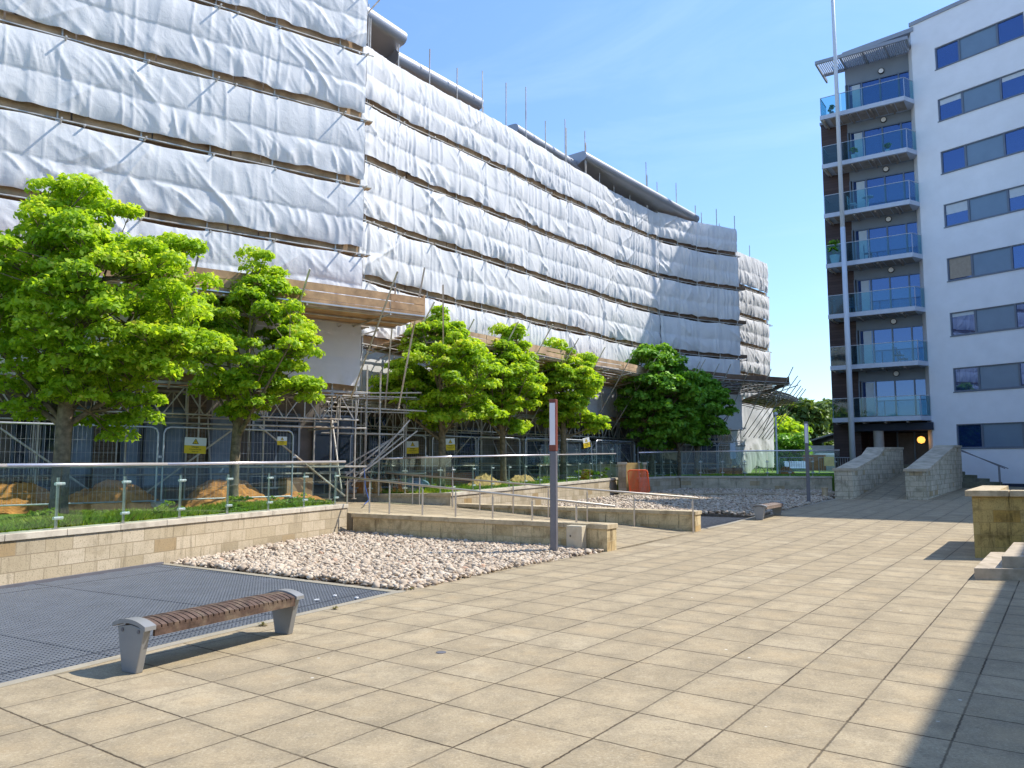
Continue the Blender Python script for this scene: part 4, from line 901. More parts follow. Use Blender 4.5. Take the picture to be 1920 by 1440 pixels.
for i, (a, b) in enumerate(((5.95, 7.5), (7.75, 9.5), (9.75, 11.5), (11.75, 13.5), (13.75, 16.0))):
    sheet(names5[i]+" row of creamy sheeting on the far end beyond the recess", EP, 0, EP.L, a, b, .06, tsE, 400+i, amp=1.4, pin=.04)
sheet("lower white sheeting under the timber fan of the near left bay", LP, 0, LP.L, 3.75, 5.55, .06, [0, 3, 6, 9, 12, LP.L], 501, amp=.55, off=.16, hang=.1)
sheet("lower pale sheeting under the fan of the middle run", MP, 0, MP.L, 3.45, 5.4, .08, [0, 3, 6, 9, 12, 15, 18, MP.L], 502, amp=.4, off=-.3)
sheet("lower grey sheeting under the fan of the shaded bay", RP, 0, RP.L, 3.5, 5.5, .1, [0, 2, 4, RP.L], 503, amp=.5)
sheet("tall loose sheeting hanging to the ground at the far end", EP, .2, EP.L, 1.1, 5.6, .11, [.2, 2, 4, EP.L], 504, amp=1., flutter=.12, hang=1.0)
# small return sheets closing the near bay end
RET = Path([tuple(LP.at(LP.L, .1)), tuple(LP.at(LP.L, -2.2))])
for i, (a, b) in enumerate(((3.8, 5.5), (6.0, 7.4), (7.85, 9.4), (9.85, 11.4), (11.85, 13.4), (13.85, 15.5))):
    sheet(["under-fan", "lowest", "second lowest", "third lowest", "fourth lowest", "top"][i]+" return sheet on the end of the near left bay", RET, 0, RET.L, a, b, .08, [0, RET.L], 600+i, amp=.5, off=.02, group="return sheets at the bay end")

# ---------------------------------------------------------------- timber fans
def fan(label, pa, a, b, zin, zout, wd, m, seed, rake=2.4, ends=True, fh=.42, lipt=0.):
    rs = random.Random(seed); c = pa.at((a+b)/2, wd/2); root = thing("timber_fan", (c.x, c.y, zin), label, "timber fan", "timber protection fans")
    cuts = [a]+[x for x in pa.d if a+.2 < x < b-.2]+[b]; bd = MB(); fa = MB(); nb = int(wd/.235)
    for c0, c1 in zip(cuts[:-1], cuts[1:]):
        for j in range(nb):
            o0 = .2+j*.235; z = lerp(zin, zout, o0/wd); e0, e1 = rs.uniform(-.05, .05), rs.uniform(-.05, .05)
            bd.bar(pa.at(c0+e0, o0), pa.at(c1+e1, o0), .222, z-.02, z+.02)
        nbd = 3 if fh > .45 else 2; ns_ = max(1, round((c1-c0)/3.3))
        for j in range(nbd):
            for q_ in range(ns_):
                ea, eb = c0+(c1-c0)*q_/ns_, c0+(c1-c0)*(q_+1)/ns_-.012; jz = rs.uniform(-.012, .012); tl_ = rs.uniform(-.012, .012)
                fa.bar(pa.at(ea, wd+.03+rs.uniform(-.01, .01)), pa.at(eb, wd+.03+rs.uniform(-.01, .01)), .03, zout-.08+j*fh/nbd+jz+.012, zout-.085+(j+1)*fh/nbd+jz, zb0=zout-.08+j*fh/nbd+jz+tl_+.012, zb1=zout-.085+(j+1)*fh/nbd+jz+tl_)
    bd.build("deck_board", m, root, uv=False); fa.build("fascia_board", m, root, uv=False)
    if ends:
        for e in (a, b):
            q0, q1 = pa.at(e, .3), pa.at(e, wd); mb = MB(); dd = (pa.at(e+.04, 0)-pa.at(e, 0))
            vs = [P3(q0, zin+.02), P3(q1, zout+.02), P3(q1, zout+fh), P3(q0, zin+.12)]; vs2 = [(v[0]+dd.x, v[1]+dd.y, v[2]) for v in vs]
            mb.add(vs+vs2, [(0, 1, 2, 3), (7, 6, 5, 4), (0, 4, 5, 1), (1, 5, 6, 2), (2, 6, 7, 3), (3, 7, 4, 0)]); mb.build("end_board", m, root, uv=False)
    for o_ in (.35, 1.1, wd-.05):
        mb = MB(); z = lerp(zin, zout, o_/wd)-.06; mb.path([P3(pa.at(x, o_), z) for x in cuts], TR, n=6); mb.build("ledger", M['tube'], root, uv=False)
    mb = MB(); mb.path([P3(pa.at(x, wd+.07), zout+.02) for x in cuts], TR*1.1, n=6); mb.build("ledger", M['steel'], root, uv=False)
    t = a+.3
    while t < b:
        mb = MB(); mb.tube(P3(pa.at(t, -.6), zin-.1), P3(pa.at(t+.05, wd+.45), zout-.11), TR, n=6)
        if rs.random() < .6: mb.tube(P3(pa.at(t+.6, -.2), zin-.1), P3(pa.at(t+.65, wd+.35), zout-.11), TR, n=6)
        mb.build("cross_tube", M['tube'], root, uv=False)
        r = rs.uniform(.25, .9); q0 = Vector(P3(pa.at(t, .16), zin-2.1)); q1 = Vector(P3(pa.at(t, wd+.12), zout+.05)); q2 = q1+(q1-q0).normalized()*(.5+r)
        MB().tube(q0, q2, TR, n=6).build("raker", M['tube'], root, uv=False); t += rake*rs.uniform(.85, 1.1)
    return root
fan("new timber fan projecting from the near left bay", LP, 0, LP.L+1.0, 5.55, 5.55, 2.0, M['board_new'], 3, 2.4, fh=.62)
fan("weathered timber fan along the curved middle run", MP, 1.7, MP.L, 5.25, 5.72, 1.9, M['board'], 4, 2.3, ends=False, fh=.5)
RPx = Path([(7.8, 41.0), (10.3, 42.85), (14.6, 44.9)])
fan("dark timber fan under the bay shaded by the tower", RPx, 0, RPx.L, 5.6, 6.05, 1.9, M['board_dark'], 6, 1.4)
EPx = Path([(13.5, 46.4), (15.5, 49.4), (17.2, 52.6)])
fan("light timber fan pointing outwards at the far end", EPx, 0, EPx.L, 5.3, 5.75, 2.0, M['board_new'], 9, 1.15, fh=.25)
for (q0, q1) in (((-3.3, 22.6, 3.2), (-2.4, 21.0, 7.0)), ((-2.2, 25.0, 3.3), (-2.0, 22.2, 6.8)), ((-3.9, 23.9, 3.3), (-3.3, 21.7, 6.6))):
    MB().tube(q0, q1, TR, n=6).build("raker", M['tube'], sM, uv=False)
# junction tower of tubes between the bays
mb0 = sM; rs = random.Random(2)
for i in range(7):
    x, y = -4.9+rs.uniform(-.2, 1.6), 22.3+rs.uniform(0, 2.2); MB().tube((x, y, .7), (x, y, rs.uniform(3.4, 5.0)), TR, n=6).build("standard", M['tube'], sM, uv=False)
for i in range(8):
    z = rs.uniform(1.0, 3.9); y = 22.2+rs.uniform(0, 1.8); MB().tube((-5.6, y-.3, z), (-2.9+rs.uniform(-.5, .3), y+rs.uniform(0, 1), z+rs.uniform(-.1, .1)), TR, n=6).build("ledger", M['tube'], sM, uv=False)
for i in range(5):
    x = -5.2+rs.uniform(0, .9); MB().tube((x, 22.4, rs.uniform(.9, 1.5)), (x+1.5, 23.4, rs.uniform(2.2, 3.0)), TR, n=6).build("brace", M['tube'], sM, uv=False)

# ================================================================== SITE FENCE
def fence_panel(a, b, zb, label, lean=0, hgt=1.76):
    root = thing("fence_panel", (a[0], a[1], zb), label, "fence panel", "steel mesh site fence panels"); a = Vector(a); b = Vector(b); L = (b-a).length; dd = (b-a).normalized(); nn = Vector((-dd.y, dd.x))
    def p(s, z): q = a+dd*s+nn*lean*z; return (q.x, q.y, zb+z)
    r = .14; pts = [p(0, -.02), p(0, hgt-r), p(r*.3, hgt-r*.3), p(r, hgt), p(L-r, hgt), p(L-r*.3, hgt-r*.3), p(L, hgt-r), p(L, -.02)]
    MB().path(pts, .021, n=8).tube(p(0, .12), p(L, .12), .017).build("frame", M['galv'], root, uv=False)
    mb = MB(); n = int(L/.085)
    for i in range(1, n): mb.tube(p(L*i/n, .12), p(L*i/n, hgt), .0019, n=4, cap=False)
    for z in (.35, .62, .9, 1.18, 1.45): mb.tube(p(0, z), p(L, z), .0024, n=4, cap=False)
    mb.build("mesh_infill", M['galv'], root, uv=False)
    mb = MB()
    for s in (0, L): q = p(s, 0); mb.box((q[0], q[1], zb+.04), (.16, .50, .12), math.atan2(dd.y, dd.x))
    mb.build("foot_block", M['concrete'], root, bevel=.02)
    q = p(L, 1.1); MB().box((q[0]+dd.x*.04, q[1]+dd.y*.04, q[2]), (.10, .06, .05), math.atan2(dd.y, dd.x)).build("coupler", M['galv'], root)
    return root
fence_panel((-12.5, 13.3), (-10.35, 15.3), .68, "fence panel cut by the left picture edge")
fence_panel((-10.28, 15.4), (-7.95, 17.55), .69, "fence panel behind the largest left tree")
fence_panel((-7.86, 17.64), (-5.55, 19.80), .70, "fence panel with a large danger sign behind the second tree")
fence_panel((-4.85, 23.5), (-2.85, 25.8), .78, "fence panel with a danger sign at the head of the ramp")
u_t = lambda u, off=1.15: t_of_u(MRP, u, 2.4, off)
FS = [(812, 893, "fence panel behind the third tree"), (897, 975, "fence panel left of the fourth tree trunk"), (985, 1040, "fence panel behind the near light column top"), (1048, 1112, "leaning fence panel with a tilted sign"),
      (1118, 1190, "fence panel left of the dark green tree"), (1196, 1302, "fence panel with a pale sign behind the dark tree"), (1306, 1344, "narrow looking fence panel right of the dark trees"), (1347, 1392, "last fence panel before the far end sheeting")]
for i, (u0, u1, lb) in enumerate(FS):
    a, b = MRP.at(u_t(u0), 1.15), MRP.at(u_t(u1), 1.15); fence_panel(tuple(a), tuple(b), .85+.02*i, lb, lean=.06 if i == 3 else 0, hgt=1.72)

def text_mesh(txt, size, m, parent, origin, right, up, name="lettering"):
    cu = bpy.data.curves.new("t", 'FONT'); cu.body = txt; cu.size = size; cu.align_x = 'CENTER'; cu.extrude = .001; cu.resolution_u = 3; o = bpy.data.objects.new("t", cu)
    me = bpy.data.meshes.new_from_object(o); bpy.data.objects.remove(o); me.materials.clear(); me.materials.append(m); me.name = name
    ob = bpy.data.objects.new(name, me); COL.objects.link(ob); ob.parent = parent
    rt = Vector(right).normalized(); upv = Vector(up).normalized(); nn = rt.cross(upv); mt = Matrix((rt, upv, nn)).transposed()
    ob.rotation_euler = mt.to_euler(); ob.location = Vector(origin)-worldpos(parent); return ob
def danger_sign(c, az, wd, h, label, lines=("Danger", "Construction site", "Keep out"), tilt=0):
    """faces direction az (from which it is read)"""
    root = thing("danger_sign", c, label, "sign", "danger signs on the site fence"); nrm = Vector((math.sin(R(az)), math.cos(R(az)), 0)); rt = Vector((-nrm.y, nrm.x, 0)); up = Vector((0, 0, 1))
    if tilt: rt, up = rt*math.cos(tilt)+up*math.sin(tilt), up*math.cos(tilt)-rt*math.sin(tilt)
    c = Vector(c)
    def rect(x0, x1, y0, y1, d0, d1, m, nm):
        vs = [c+rt*x+up*y+nrm*d for d in (d0, d1) for x, y in ((x0, y0), (x1, y0), (x1, y1), (x0, y1))]
        MB().add(vs, [(3, 2, 1, 0), (4, 5, 6, 7), (0, 1, 5, 4), (1, 2, 6, 5), (2, 3, 7, 6), (3, 0, 4, 7)]).build(nm, m, root, uv=False)
    rect(-wd/2, wd/2, -h/2, 0, 0, .006, M['yellow'], "yellow_board"); rect(-wd/2, wd/2, 0.0005, h/2, 0, .006, M['white'], "white_board")
    def tri(s, cy, d, m, nm):
        vs = [c+rt*(s*math.sin(g))+up*(cy+s*math.cos(g))+nrm*dd for dd in (d, d+.002) for g in (0, -2.0944, 2.0944)]
        MB().add(vs, [(0, 1, 2)[::-1], (3, 4, 5), (0, 1, 4, 3), (1, 2, 5, 4), (2, 0, 3, 5)]).build(nm, m, root, uv=False)
    tri(h*.235, h*.215, .0065, M['black'], "triangle_border"); tri(h*.175, h*.215, .009, M['yellow'], "triangle")
    text_mesh("!", h*.26, M['black'], root, c+up*(h*.125)+nrm*.0125, rt, up, "exclamation_mark")
    for ln, sz, y in zip(lines, (.125, .085, .085), (-.13, -.27, -.40)): text_mesh(ln, h*sz*1.25, M['black'], root, c+up*(h*y)+nrm*.0085, rt, up)
def on_line(a, b, f, o, z): a = Vector(a); b = Vector(b); dd = (b-a).normalized(); q = a.lerp(b, f)+Vector((dd.y, -dd.x))*o; return (q.x, q.y, z)
danger_sign(on_line((-7.86, 17.64), (-5.55, 19.80), .22, .04, 2.05), 137, .50, .37, "large yellow and white danger sign on the fence between the two left trees", tilt=-.03)
danger_sign(on_line((-7.86, 17.64), (-5.55, 19.80), .90, .04, 2.20), 137, .26, .21, "small yellow danger sign on the fence right of the second tree")
danger_sign(on_line((-4.85, 23.5), (-2.85, 25.8), .80, .04, 2.15), 139, .46, .40, "danger sign on the fence at the head of the ramp", tilt=.03)
for u, z, wd, h, lb, ti in ((843, 2.28, .38, .40, "danger sign beside the third tree trunk", .06), (1097, 2.52, .40, .42, "tilted danger sign hanging on the leaning fence panel", .18), (1252, 2.56, .60, .48, "pale danger sign in front of the dark green trees", 0)):
    q = MRP.at(u_t(u), 1.21); danger_sign((q.x, q.y, z), 140 if u < 1200 else 150, wd, h, lb, tilt=ti)
q = MRP.at(u_t(1372), 1.22); MB().box((q.x, q.y, 2.3), (.45, .03, .85), .6).build("notice_board", M['vanwhite']); tag(bpy.data.objects["notice_board"], "pale blue notice sheet on the last fence panel", "sign")

# ================================================================== SOIL, GRASS, SITE CLUTTER
def mound(name, c, rx, ry, h, az, m, label, seed, cat="soil heap"):
    n = 46; g = np.linspace(-1, 1, n); U, W_ = np.meshgrid(g, g); rr = np.sqrt(U**2+W_**2)
    Z = h*np.clip(1-rr**1.6, -.1, 1)*(.75+.5*vnoise(U*2+seed, W_*2, seed))+(vnoise(U*9, W_*9, seed)-.5)*.12*h*2+(vnoise(U*20, W_*20, seed)-.5)*.05
    ca_, sa_ = math.cos(az), math.sin(az); x = U*rx; y = W_*ry; V = np.stack([c[0]+x*ca_-y*sa_, c[1]+x*sa_+y*ca_, c[2]+Z], -1).reshape(-1, 3)
    i = (np.arange(n-1)[None]+np.arange(n-1)[:, None]*n).ravel(); return tag(npmesh(name, V, np.stack([i, i+1, i+1+n, i+n], 1), m, smooth=False), label, cat, "soil heaps behind the fence")
mound("soil_heap", (-10.6, 16.5, .62), 1.5, .7, .52, .6, M['soil'], "low orange soil heap at the left picture edge", 2)
mound("soil_heap", (-8.85, 17.35, .62), 1.15, .6, .62, .7, M['soil'], "orange soil heap beside the largest tree trunk", 5)
mound("soil_heap", (-6.95, 19.1, .62), 1.15, .6, .62, .7, M['soil'], "pointed orange soil heap behind the second fence panel", 7)
mound("soil_heap", (-5.55, 20.35, .62), .85, .4, .26, .7, M['soil'], "flat trail of orange soil near the balustrade end", 8)
mound("soil_heap", (-4.45, 24.1, .72), .55, .4, .60, .5, M['soil'], "clump of dark orange soil at the head of the ramp", 9)
mound("soil_heap", (-.95, 27.4, .82), .9, .45, .42, .9, M['sand'], "yellow sand heap between the third and fourth trees", 12)
mound("soil_heap", (.35, 29.6, .85), .9, .4, .36, .9, M['sand'], "second yellow sand heap nearer the fourth tree", 14)
mound("soil_heap", (16.6, 47.5, .95), .8, .5, .5, .9, M['soil'], "orange rubble heap under the far end sheeting", 15)
tag(MB().bar((-2.6, 26.3), (-1.5, 27.7), .5, .8, 1.32).build("brick_stack", M['brick']), "stack of reddish bricks behind the third tree", "brick stack")
MB().bar((-6.1, 20.9), (-5.55, 21.4), .5, .66, 1.25).build("crate", M['board']); tag(bpy.data.objects["crate"], "pale plywood crate behind the second tree trunk", "crate")
tp = thing("tarpaulin_bundle", (-3.1, 24.9, .8), "grey plastic bundle lying below the ramp head fence", "tarpaulin")
tag(MB().path([(-4.15, 22.0, 1.5), (-4.1, 21.95, 1.0), (-4.0, 21.8, .75), (-3.85, 21.2, .66), (-3.75, 20.0, .6)], .012, n=6).build("hose", M['tarp_blue']), "thin blue hose trailing down at the ramp head", "hose")
v, f = ico(2); vv = v*np.array([.5, .3, .22]); vv = vv*(1+.25*(vnoise(v[:, 0]*3+5, v[:, 1]*3+v[:, 2]*2, 4)-.5))[:, None]; npmesh("cover", vv+np.array([-3.1, 24.9, .95]), f, M['panel'], tp, smooth=True)
tag(MB().box((17.6, 38.5, 1.2), (.7, .03, .5), 0).box((10, 10, -5), (.01, .01, .01)).build("yellow_notice", M['yellow']), "x", "x"); bpy.data.objects.remove(bpy.data.objects["yellow_notice"])
yn = thing("notice_board", (14.35, 35.5, 1.5), "pale yellow notice fixed to the far glass balustrade", "sign"); MB().box((14.35, 35.46, 1.72), (.44, .02, .42), -.12).build("board", simple("pale_yellow", (.62, .56, .22), .6), yn)
tag(MB().bar((11.1, 42.2), (12.3, 42.0), .5, .95, 1.4).build("brick_planter", M['brick']), "low brick planter on the grass behind the far balustrade", "planter")
for i, (x, y) in enumerate(((15.2, 44.5), (17.3, 44.2))):
    r = thing("crowd_barrier", (x, y, .98), ["steel crowd barrier left of the far light column", "steel crowd barrier right of the far light column"][i], "barrier", "steel crowd barriers")
    MB().path([(x, y, 1.0), (x, y, 1.95), (x+1.9, y, 1.95), (x+1.9, y, 1.0), (x, y, 1.15), (x+1.9, y, 1.15)][:4], .022).tube((x, y, 1.18), (x+1.9, y, 1.18), .02).build("frame", M['galv'], r)
    mb = MB()
    for j in range(1, 14): mb.tube((x+j*.136, y, 1.18), (x+j*.136, y, 1.95), .009, n=5)
    mb.build("bars", M['galv'], r)
    MB().tube((x+.3, y-.3, 1.0), (x+.3, y+.3, 1.0), .018).tube((x+1.6, y-.3, 1.0), (x+1.6, y+.3, 1.0), .018).build("foot", M['galv'], r)
wp = thing("white_post", (14.75, 43.6, 1.0), "slender white post beside the far end sheeting", "post"); MB().tube((14.75, 43.6, 1.0), (14.75, 43.6, 4.3), .06, .05).build("pole", M['white'], wp); MB().lathe((14.75, 43.6, 4.3), [(.06, 0), (.13, .03), (.13, .12), (.04, .2)]).build("lantern", M['white'], wp)

def blades(name, label, quads, n, hgt, seed, zfun, mat=M['grass'], wd=.012, weeds=0):
    rs = np.random.RandomState(seed); q = np.array(quads); k_ = rs.randint(0, len(q), n); a, b = rs.rand(n), rs.rand(n); Q = q[k_]
    P_ = (Q[:, 0]*(1-a)[:, None]+Q[:, 1]*a[:, None])*(1-b)[:, None]+(Q[:, 3]*(1-a)[:, None]+Q[:, 2]*a[:, None])*b[:, None]
    dens = vnoise(P_[:, 0]*1.6, P_[:, 1]*1.6, seed); h = hgt*(.35+.9*dens)*rs.uniform(.5, 1.3, n); an = rs.uniform(0, 6.28, n); ln = rs.uniform(.1, .8, n)*h; la = rs.uniform(0, 6.28, n)
    z = zfun(P_[:, 0], P_[:, 1]); w_ = wd*(1+rs.rand(n)); dx, dy = np.cos(an)*w_, np.sin(an)*w_; tx, ty = np.cos(la)*ln, np.sin(la)*ln
    V = np.stack([np.stack([P_[:, 0]-dx, P_[:, 1]-dy, z], -1), np.stack([P_[:, 0]+dx, P_[:, 1]+dy, z], -1), np.stack([P_[:, 0]+tx*.4+dx*.7, P_[:, 1]+ty*.4+dy*.7, z+h*.6], -1), np.stack([P_[:, 0]+tx, P_[:, 1]+ty, z+h], -1)], 1).reshape(-1, 3)
    i = np.arange(n)*4; o = npmesh(name, V, np.stack([i, i+1, i+2, i+3], 1), mat, rnd=np.repeat(np.clip(dens*.6+rs.rand(n)*.5, 0, 1), 4)); return tag(o, label, "grass", kind='stuff')
quads = []
for i in range(len(WALL1)-1):
    a, b = Vector(WALL1[i]), Vector(WALL1[i+1]); dd = (b-a).normalized(); nn = Vector((-dd.y, dd.x))
    for s in (0,): quads += [[tuple(a+nn*.34), tuple(b+nn*.34), tuple(b+nn*2.0), tuple(a+nn*(2.0))]]
quads = [q for q in quads[1:]]+[quads[2], quads[3]]
blades("grass", "rough green grass and weeds behind the near balustrade", quads, 70000, .17, 3, lambda x, y: .62+0*x)
a, b = Vector(W2A), Vector(W2B); dd = (b-a).normalized(); nn = Vector((-dd.y, dd.x))
blades("grass", "rough green grass under the middle trees", [[tuple(a+nn*.32), tuple(b+nn*.32), tuple(b+nn*2.6), tuple(a+nn*2.6)]]*1+[[(5.7, 34.7), (7.8, 37.0), (6.5, 39.5), (3.5, 36)]], 24000, .16, 4, lambda x, y: np.interp(y, [22.5, 34], [.72, .94]), wd=.018)
blades("grass", "short grass strip behind the far pebble bed", [[(8, 37), (15, 36.2), (17, 41), (9.5, 41)]], 14000, .09, 6, lambda x, y: 1.0+0*x, mat=M['leaf_dark'], wd=.03)

# ================================================================== TREES AND PLANTS
def leaves(name, cl, per, size, mat, parent, seed, kind=None, tip=.35, flat=.72):
    """cl: list of (centre, radius). Kite shaped folded leaves spread over each clump."""
    rs = np.random.RandomState(seed); C0 = np.array([c for c, r in cl]); r0 = np.array([r for c, r in cl]); k_ = np.repeat(np.arange(len(cl)), per); n = len(k_)
    g = rs.normal(size=(n, 3)); g /= np.linalg.norm(g, axis=1)[:, None]; g[:, 2] = np.where(g[:, 2] < -.15, -g[:, 2]*.8, g[:, 2])
    rad = r0[k_]*(rs.uniform(.35, 1, n)**.5); wob = 1+.35*(vnoise(g[:, 0]*2.5+k_*3.1, g[:, 1]*2.5+g[:, 2]*2, seed)-.5)
    P_ = C0[k_]+g*np.array([1, 1, flat])*(rad*wob)[:, None]
    nr = g*.7+np.array([0, 0, .7])+rs.normal(size=(n, 3))*.55; nr /= np.linalg.norm(nr, axis=1)[:, None]
    t = np.cross(nr, rs.normal(size=(n, 3))); t /= np.linalg.norm(t, axis=1)[:, None]; b = np.cross(nr, t); s = size*rs.uniform(.6, 1.35, n)
    t = t+nr*rs.uniform(-.5, .1, n)[:, None]
    s_ = s[:, None]; V = np.stack([P_-t*s_*.5, P_+b*s_*.34+nr*s_*.10, P_+t*s_*.55-nr*s_*.12, P_-b*s_*.34+nr*s_*.10], 1).reshape(-1, 3)
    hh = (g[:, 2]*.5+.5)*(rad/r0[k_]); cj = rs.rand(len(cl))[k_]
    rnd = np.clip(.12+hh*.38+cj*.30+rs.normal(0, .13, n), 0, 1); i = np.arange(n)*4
    o = npmesh(name, V, np.stack([i, i+1, i+2, i+3], 1), mat, parent, rnd=np.repeat(rnd, 4)); return o
def tree(name, base, tr, zfork, cz, rx, rz, ncl, per, size, mat, label, seed, group="young broadleaf trees by the scaffold", top=None, lobes=(), squash=1., off=(0, 0), cr=(.30, .52)):
    rs = random.Random(seed); root = thing(name, base, label, "tree", group); bx, by, bz = base
    cx, cy = bx+off[0], by+off[1]
    cl = []
    tries = 0
    while len(cl) < ncl and tries < 20000:
        tries += 1; d = Vector((rs.gauss(0, 1), rs.gauss(0, 1), rs.gauss(0, 1))).normalized(); r = rs.uniform(.30, 1.0)**.6
        lump = .80+.34*float(vnoise(np.array([math.atan2(d.y, d.x)*1.3+seed]), np.array([d.z*2.2]), seed)[0])
        zz = d.z*rz*r*lump; wdt = 1.0 if d.z > -.2 else .92
        if d.z > .55: wdt *= .92
        p = Vector((cx+d.x*rx*r*lump*wdt, cy+d.y*rx*squash*r*lump*wdt, cz+zz))
        rc = rs.uniform(*cr)*(1.15-.35*r)
        if all((p-Vector(c)).length > rc*.62 for c, _ in cl): cl.append((tuple(p), rc))
    for lx, ly, lz, lr, ln in lobes:
        for _ in range(ln):
            d = Vector((rs.gauss(0, 1), rs.gauss(0, 1), rs.gauss(0, .8))); d = d.normalized()*rs.random()**.4; cl.append(((bx+lx+d.x*lr, by+ly+d.y*lr, lz+d.z*lr*.8), rs.uniform(*cr)*.9))
    # trunk and limbs
    mb = MB(); pts = []; n = 9; topz = cz+rz*.45
    for i in range(n+1):
        f = i/n; z = bz-.1+(topz-bz)*f; wv = .05*math.sin(3*f+seed)
        pts.append((Vector((lerp(bx, cx, f**1.5)+wv, lerp(by, cy, f**1.5)+.04*math.cos(5*f), z)), tr*(1.25 if i == 0 else 1)*(1-.8*max(0, (z-zfork)/(topz-zfork+.01))**.8 if z > zfork else 1-.15*(z-bz)/(zfork-bz))))
    for i in range(n): mb.tube(pts[i][0], pts[i+1][0], pts[i][1], pts[i+1][1], 12, cap=False)
    mb.build("trunk", M['bark'], root, smooth=True, uv=False)
    lim = MB(); order = sorted(cl, key=lambda c: -abs(c[0][0]-cx)-abs(c[0][1]-cy)); nl = 13; starts = []
    for i in range(nl):
        c = Vector(order[int(i*len(order)/nl*.8)][0]); f = rs.uniform(0, 1); z0 = lerp(zfork-.05, topz-.3, f*.7) if i > 2 else zfork+.05*i
        z0 = min(z0, c.z-.15); z0 = max(z0, zfork-.1); ff = (z0-bz)/(topz-bz); p0 = Vector((lerp(bx, cx, ff**1.5), lerp(by, cy, ff**1.5), z0)); mid_ = p0.lerp(c, .5)+Vector((rs.uniform(-.1, .1), rs.uniform(-.1, .1), -.08*(c-p0).length+.1))
        r0_ = tr*rs.uniform(.32, .5); prev = p0; rp = r0_
        for j in range(1, 6):
            g = j/5; q = p0*(1-g)**2+mid_*2*g*(1-g)+c*g*g; r_ = lerp(r0_, .012, g); lim.tube(prev, q, rp, r_, 7, cap=False); prev = q; rp = r_; starts.append((q, r_))
    for c, rc in cl:
        c = Vector(c); s0, r_ = min(starts, key=lambda s: (s[0]-c).length+(.6 if s[0].z > c.z else 0)); m_ = s0.lerp(c, .5)+Vector((0, 0, -.05)); lim.tube(s0, m_, min(r_, .02), .011, 5, cap=False).tube(m_, c, .011, .005, 4, cap=False)
        for _ in range(3): e = c+Vector((rs.uniform(-1, 1), rs.uniform(-1, 1), rs.uniform(0, .7)))*rc*.8; lim.tube(m_.lerp(c, .6), e, .006, .003, 4, cap=False)
    lim.build("branches", M['bark'], root, smooth=True, uv=False)
    leaves("crown", cl, per, size, mat, root, seed); return root
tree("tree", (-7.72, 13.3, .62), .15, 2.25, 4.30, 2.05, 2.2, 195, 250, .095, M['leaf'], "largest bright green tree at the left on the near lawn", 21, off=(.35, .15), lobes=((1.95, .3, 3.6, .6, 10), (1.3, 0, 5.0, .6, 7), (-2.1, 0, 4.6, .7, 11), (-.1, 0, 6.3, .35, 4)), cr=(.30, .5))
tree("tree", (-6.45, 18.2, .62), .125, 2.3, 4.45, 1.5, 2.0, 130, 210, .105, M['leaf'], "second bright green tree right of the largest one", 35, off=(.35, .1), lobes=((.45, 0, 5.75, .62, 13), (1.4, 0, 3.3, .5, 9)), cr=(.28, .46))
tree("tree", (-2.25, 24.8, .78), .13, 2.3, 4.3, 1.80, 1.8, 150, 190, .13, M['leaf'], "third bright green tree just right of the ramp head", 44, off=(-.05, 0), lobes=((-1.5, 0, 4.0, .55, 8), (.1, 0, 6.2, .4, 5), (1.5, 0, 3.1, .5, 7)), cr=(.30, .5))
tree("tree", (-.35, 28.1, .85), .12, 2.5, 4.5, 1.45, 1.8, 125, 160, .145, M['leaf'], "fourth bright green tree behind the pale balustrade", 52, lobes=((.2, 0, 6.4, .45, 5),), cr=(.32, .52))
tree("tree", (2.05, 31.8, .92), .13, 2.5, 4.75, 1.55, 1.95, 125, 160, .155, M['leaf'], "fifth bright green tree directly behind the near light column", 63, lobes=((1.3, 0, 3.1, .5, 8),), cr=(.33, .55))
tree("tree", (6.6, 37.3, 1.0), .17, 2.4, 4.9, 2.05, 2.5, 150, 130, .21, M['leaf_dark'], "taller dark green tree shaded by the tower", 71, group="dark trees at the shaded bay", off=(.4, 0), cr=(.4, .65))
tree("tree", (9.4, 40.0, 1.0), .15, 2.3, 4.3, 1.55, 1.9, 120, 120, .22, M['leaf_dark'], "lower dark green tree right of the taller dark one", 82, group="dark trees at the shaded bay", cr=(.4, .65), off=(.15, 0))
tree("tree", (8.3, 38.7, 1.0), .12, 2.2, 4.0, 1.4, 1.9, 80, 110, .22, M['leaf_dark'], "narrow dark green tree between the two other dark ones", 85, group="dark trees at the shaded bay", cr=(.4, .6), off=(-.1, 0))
# weeds by the wall
for i, (x, y, z, h) in enumerate(((-7.3, 12.2, .62, .32), (-6.2, 14.2, .62, .36), (-5.5, 15.6, .62, .38), (-5.0, 17.2, .62, .28), (3.3, 32.6, .92, .55), (2.9, 31.9, .92, .5), (3.9, 33.9, .94, .6), (-4.9, 18.6, .62, .3))):
    cl = [((x+random.uniform(-.2, .2), y+random.uniform(-.2, .2), z+random.uniform(.05, h*.85)), random.uniform(.08, .16)) for _ in range(12)]
    o = leaves("weed", cl, 34, .06 if y < 25 else .09, M['grass'], None, 900+i); tag(o, ["tall weed near the first balustrade post", "leafy weed behind the second glass panel", "leafy weed behind the middle glass panel", "small weed close to the second tree", "tall weed near the light column", "pale weed under the fifth tree", "tall weed beside the left stone pier", "low weed at the end of the near lawn"][i], "weed", "weeds in the grass")
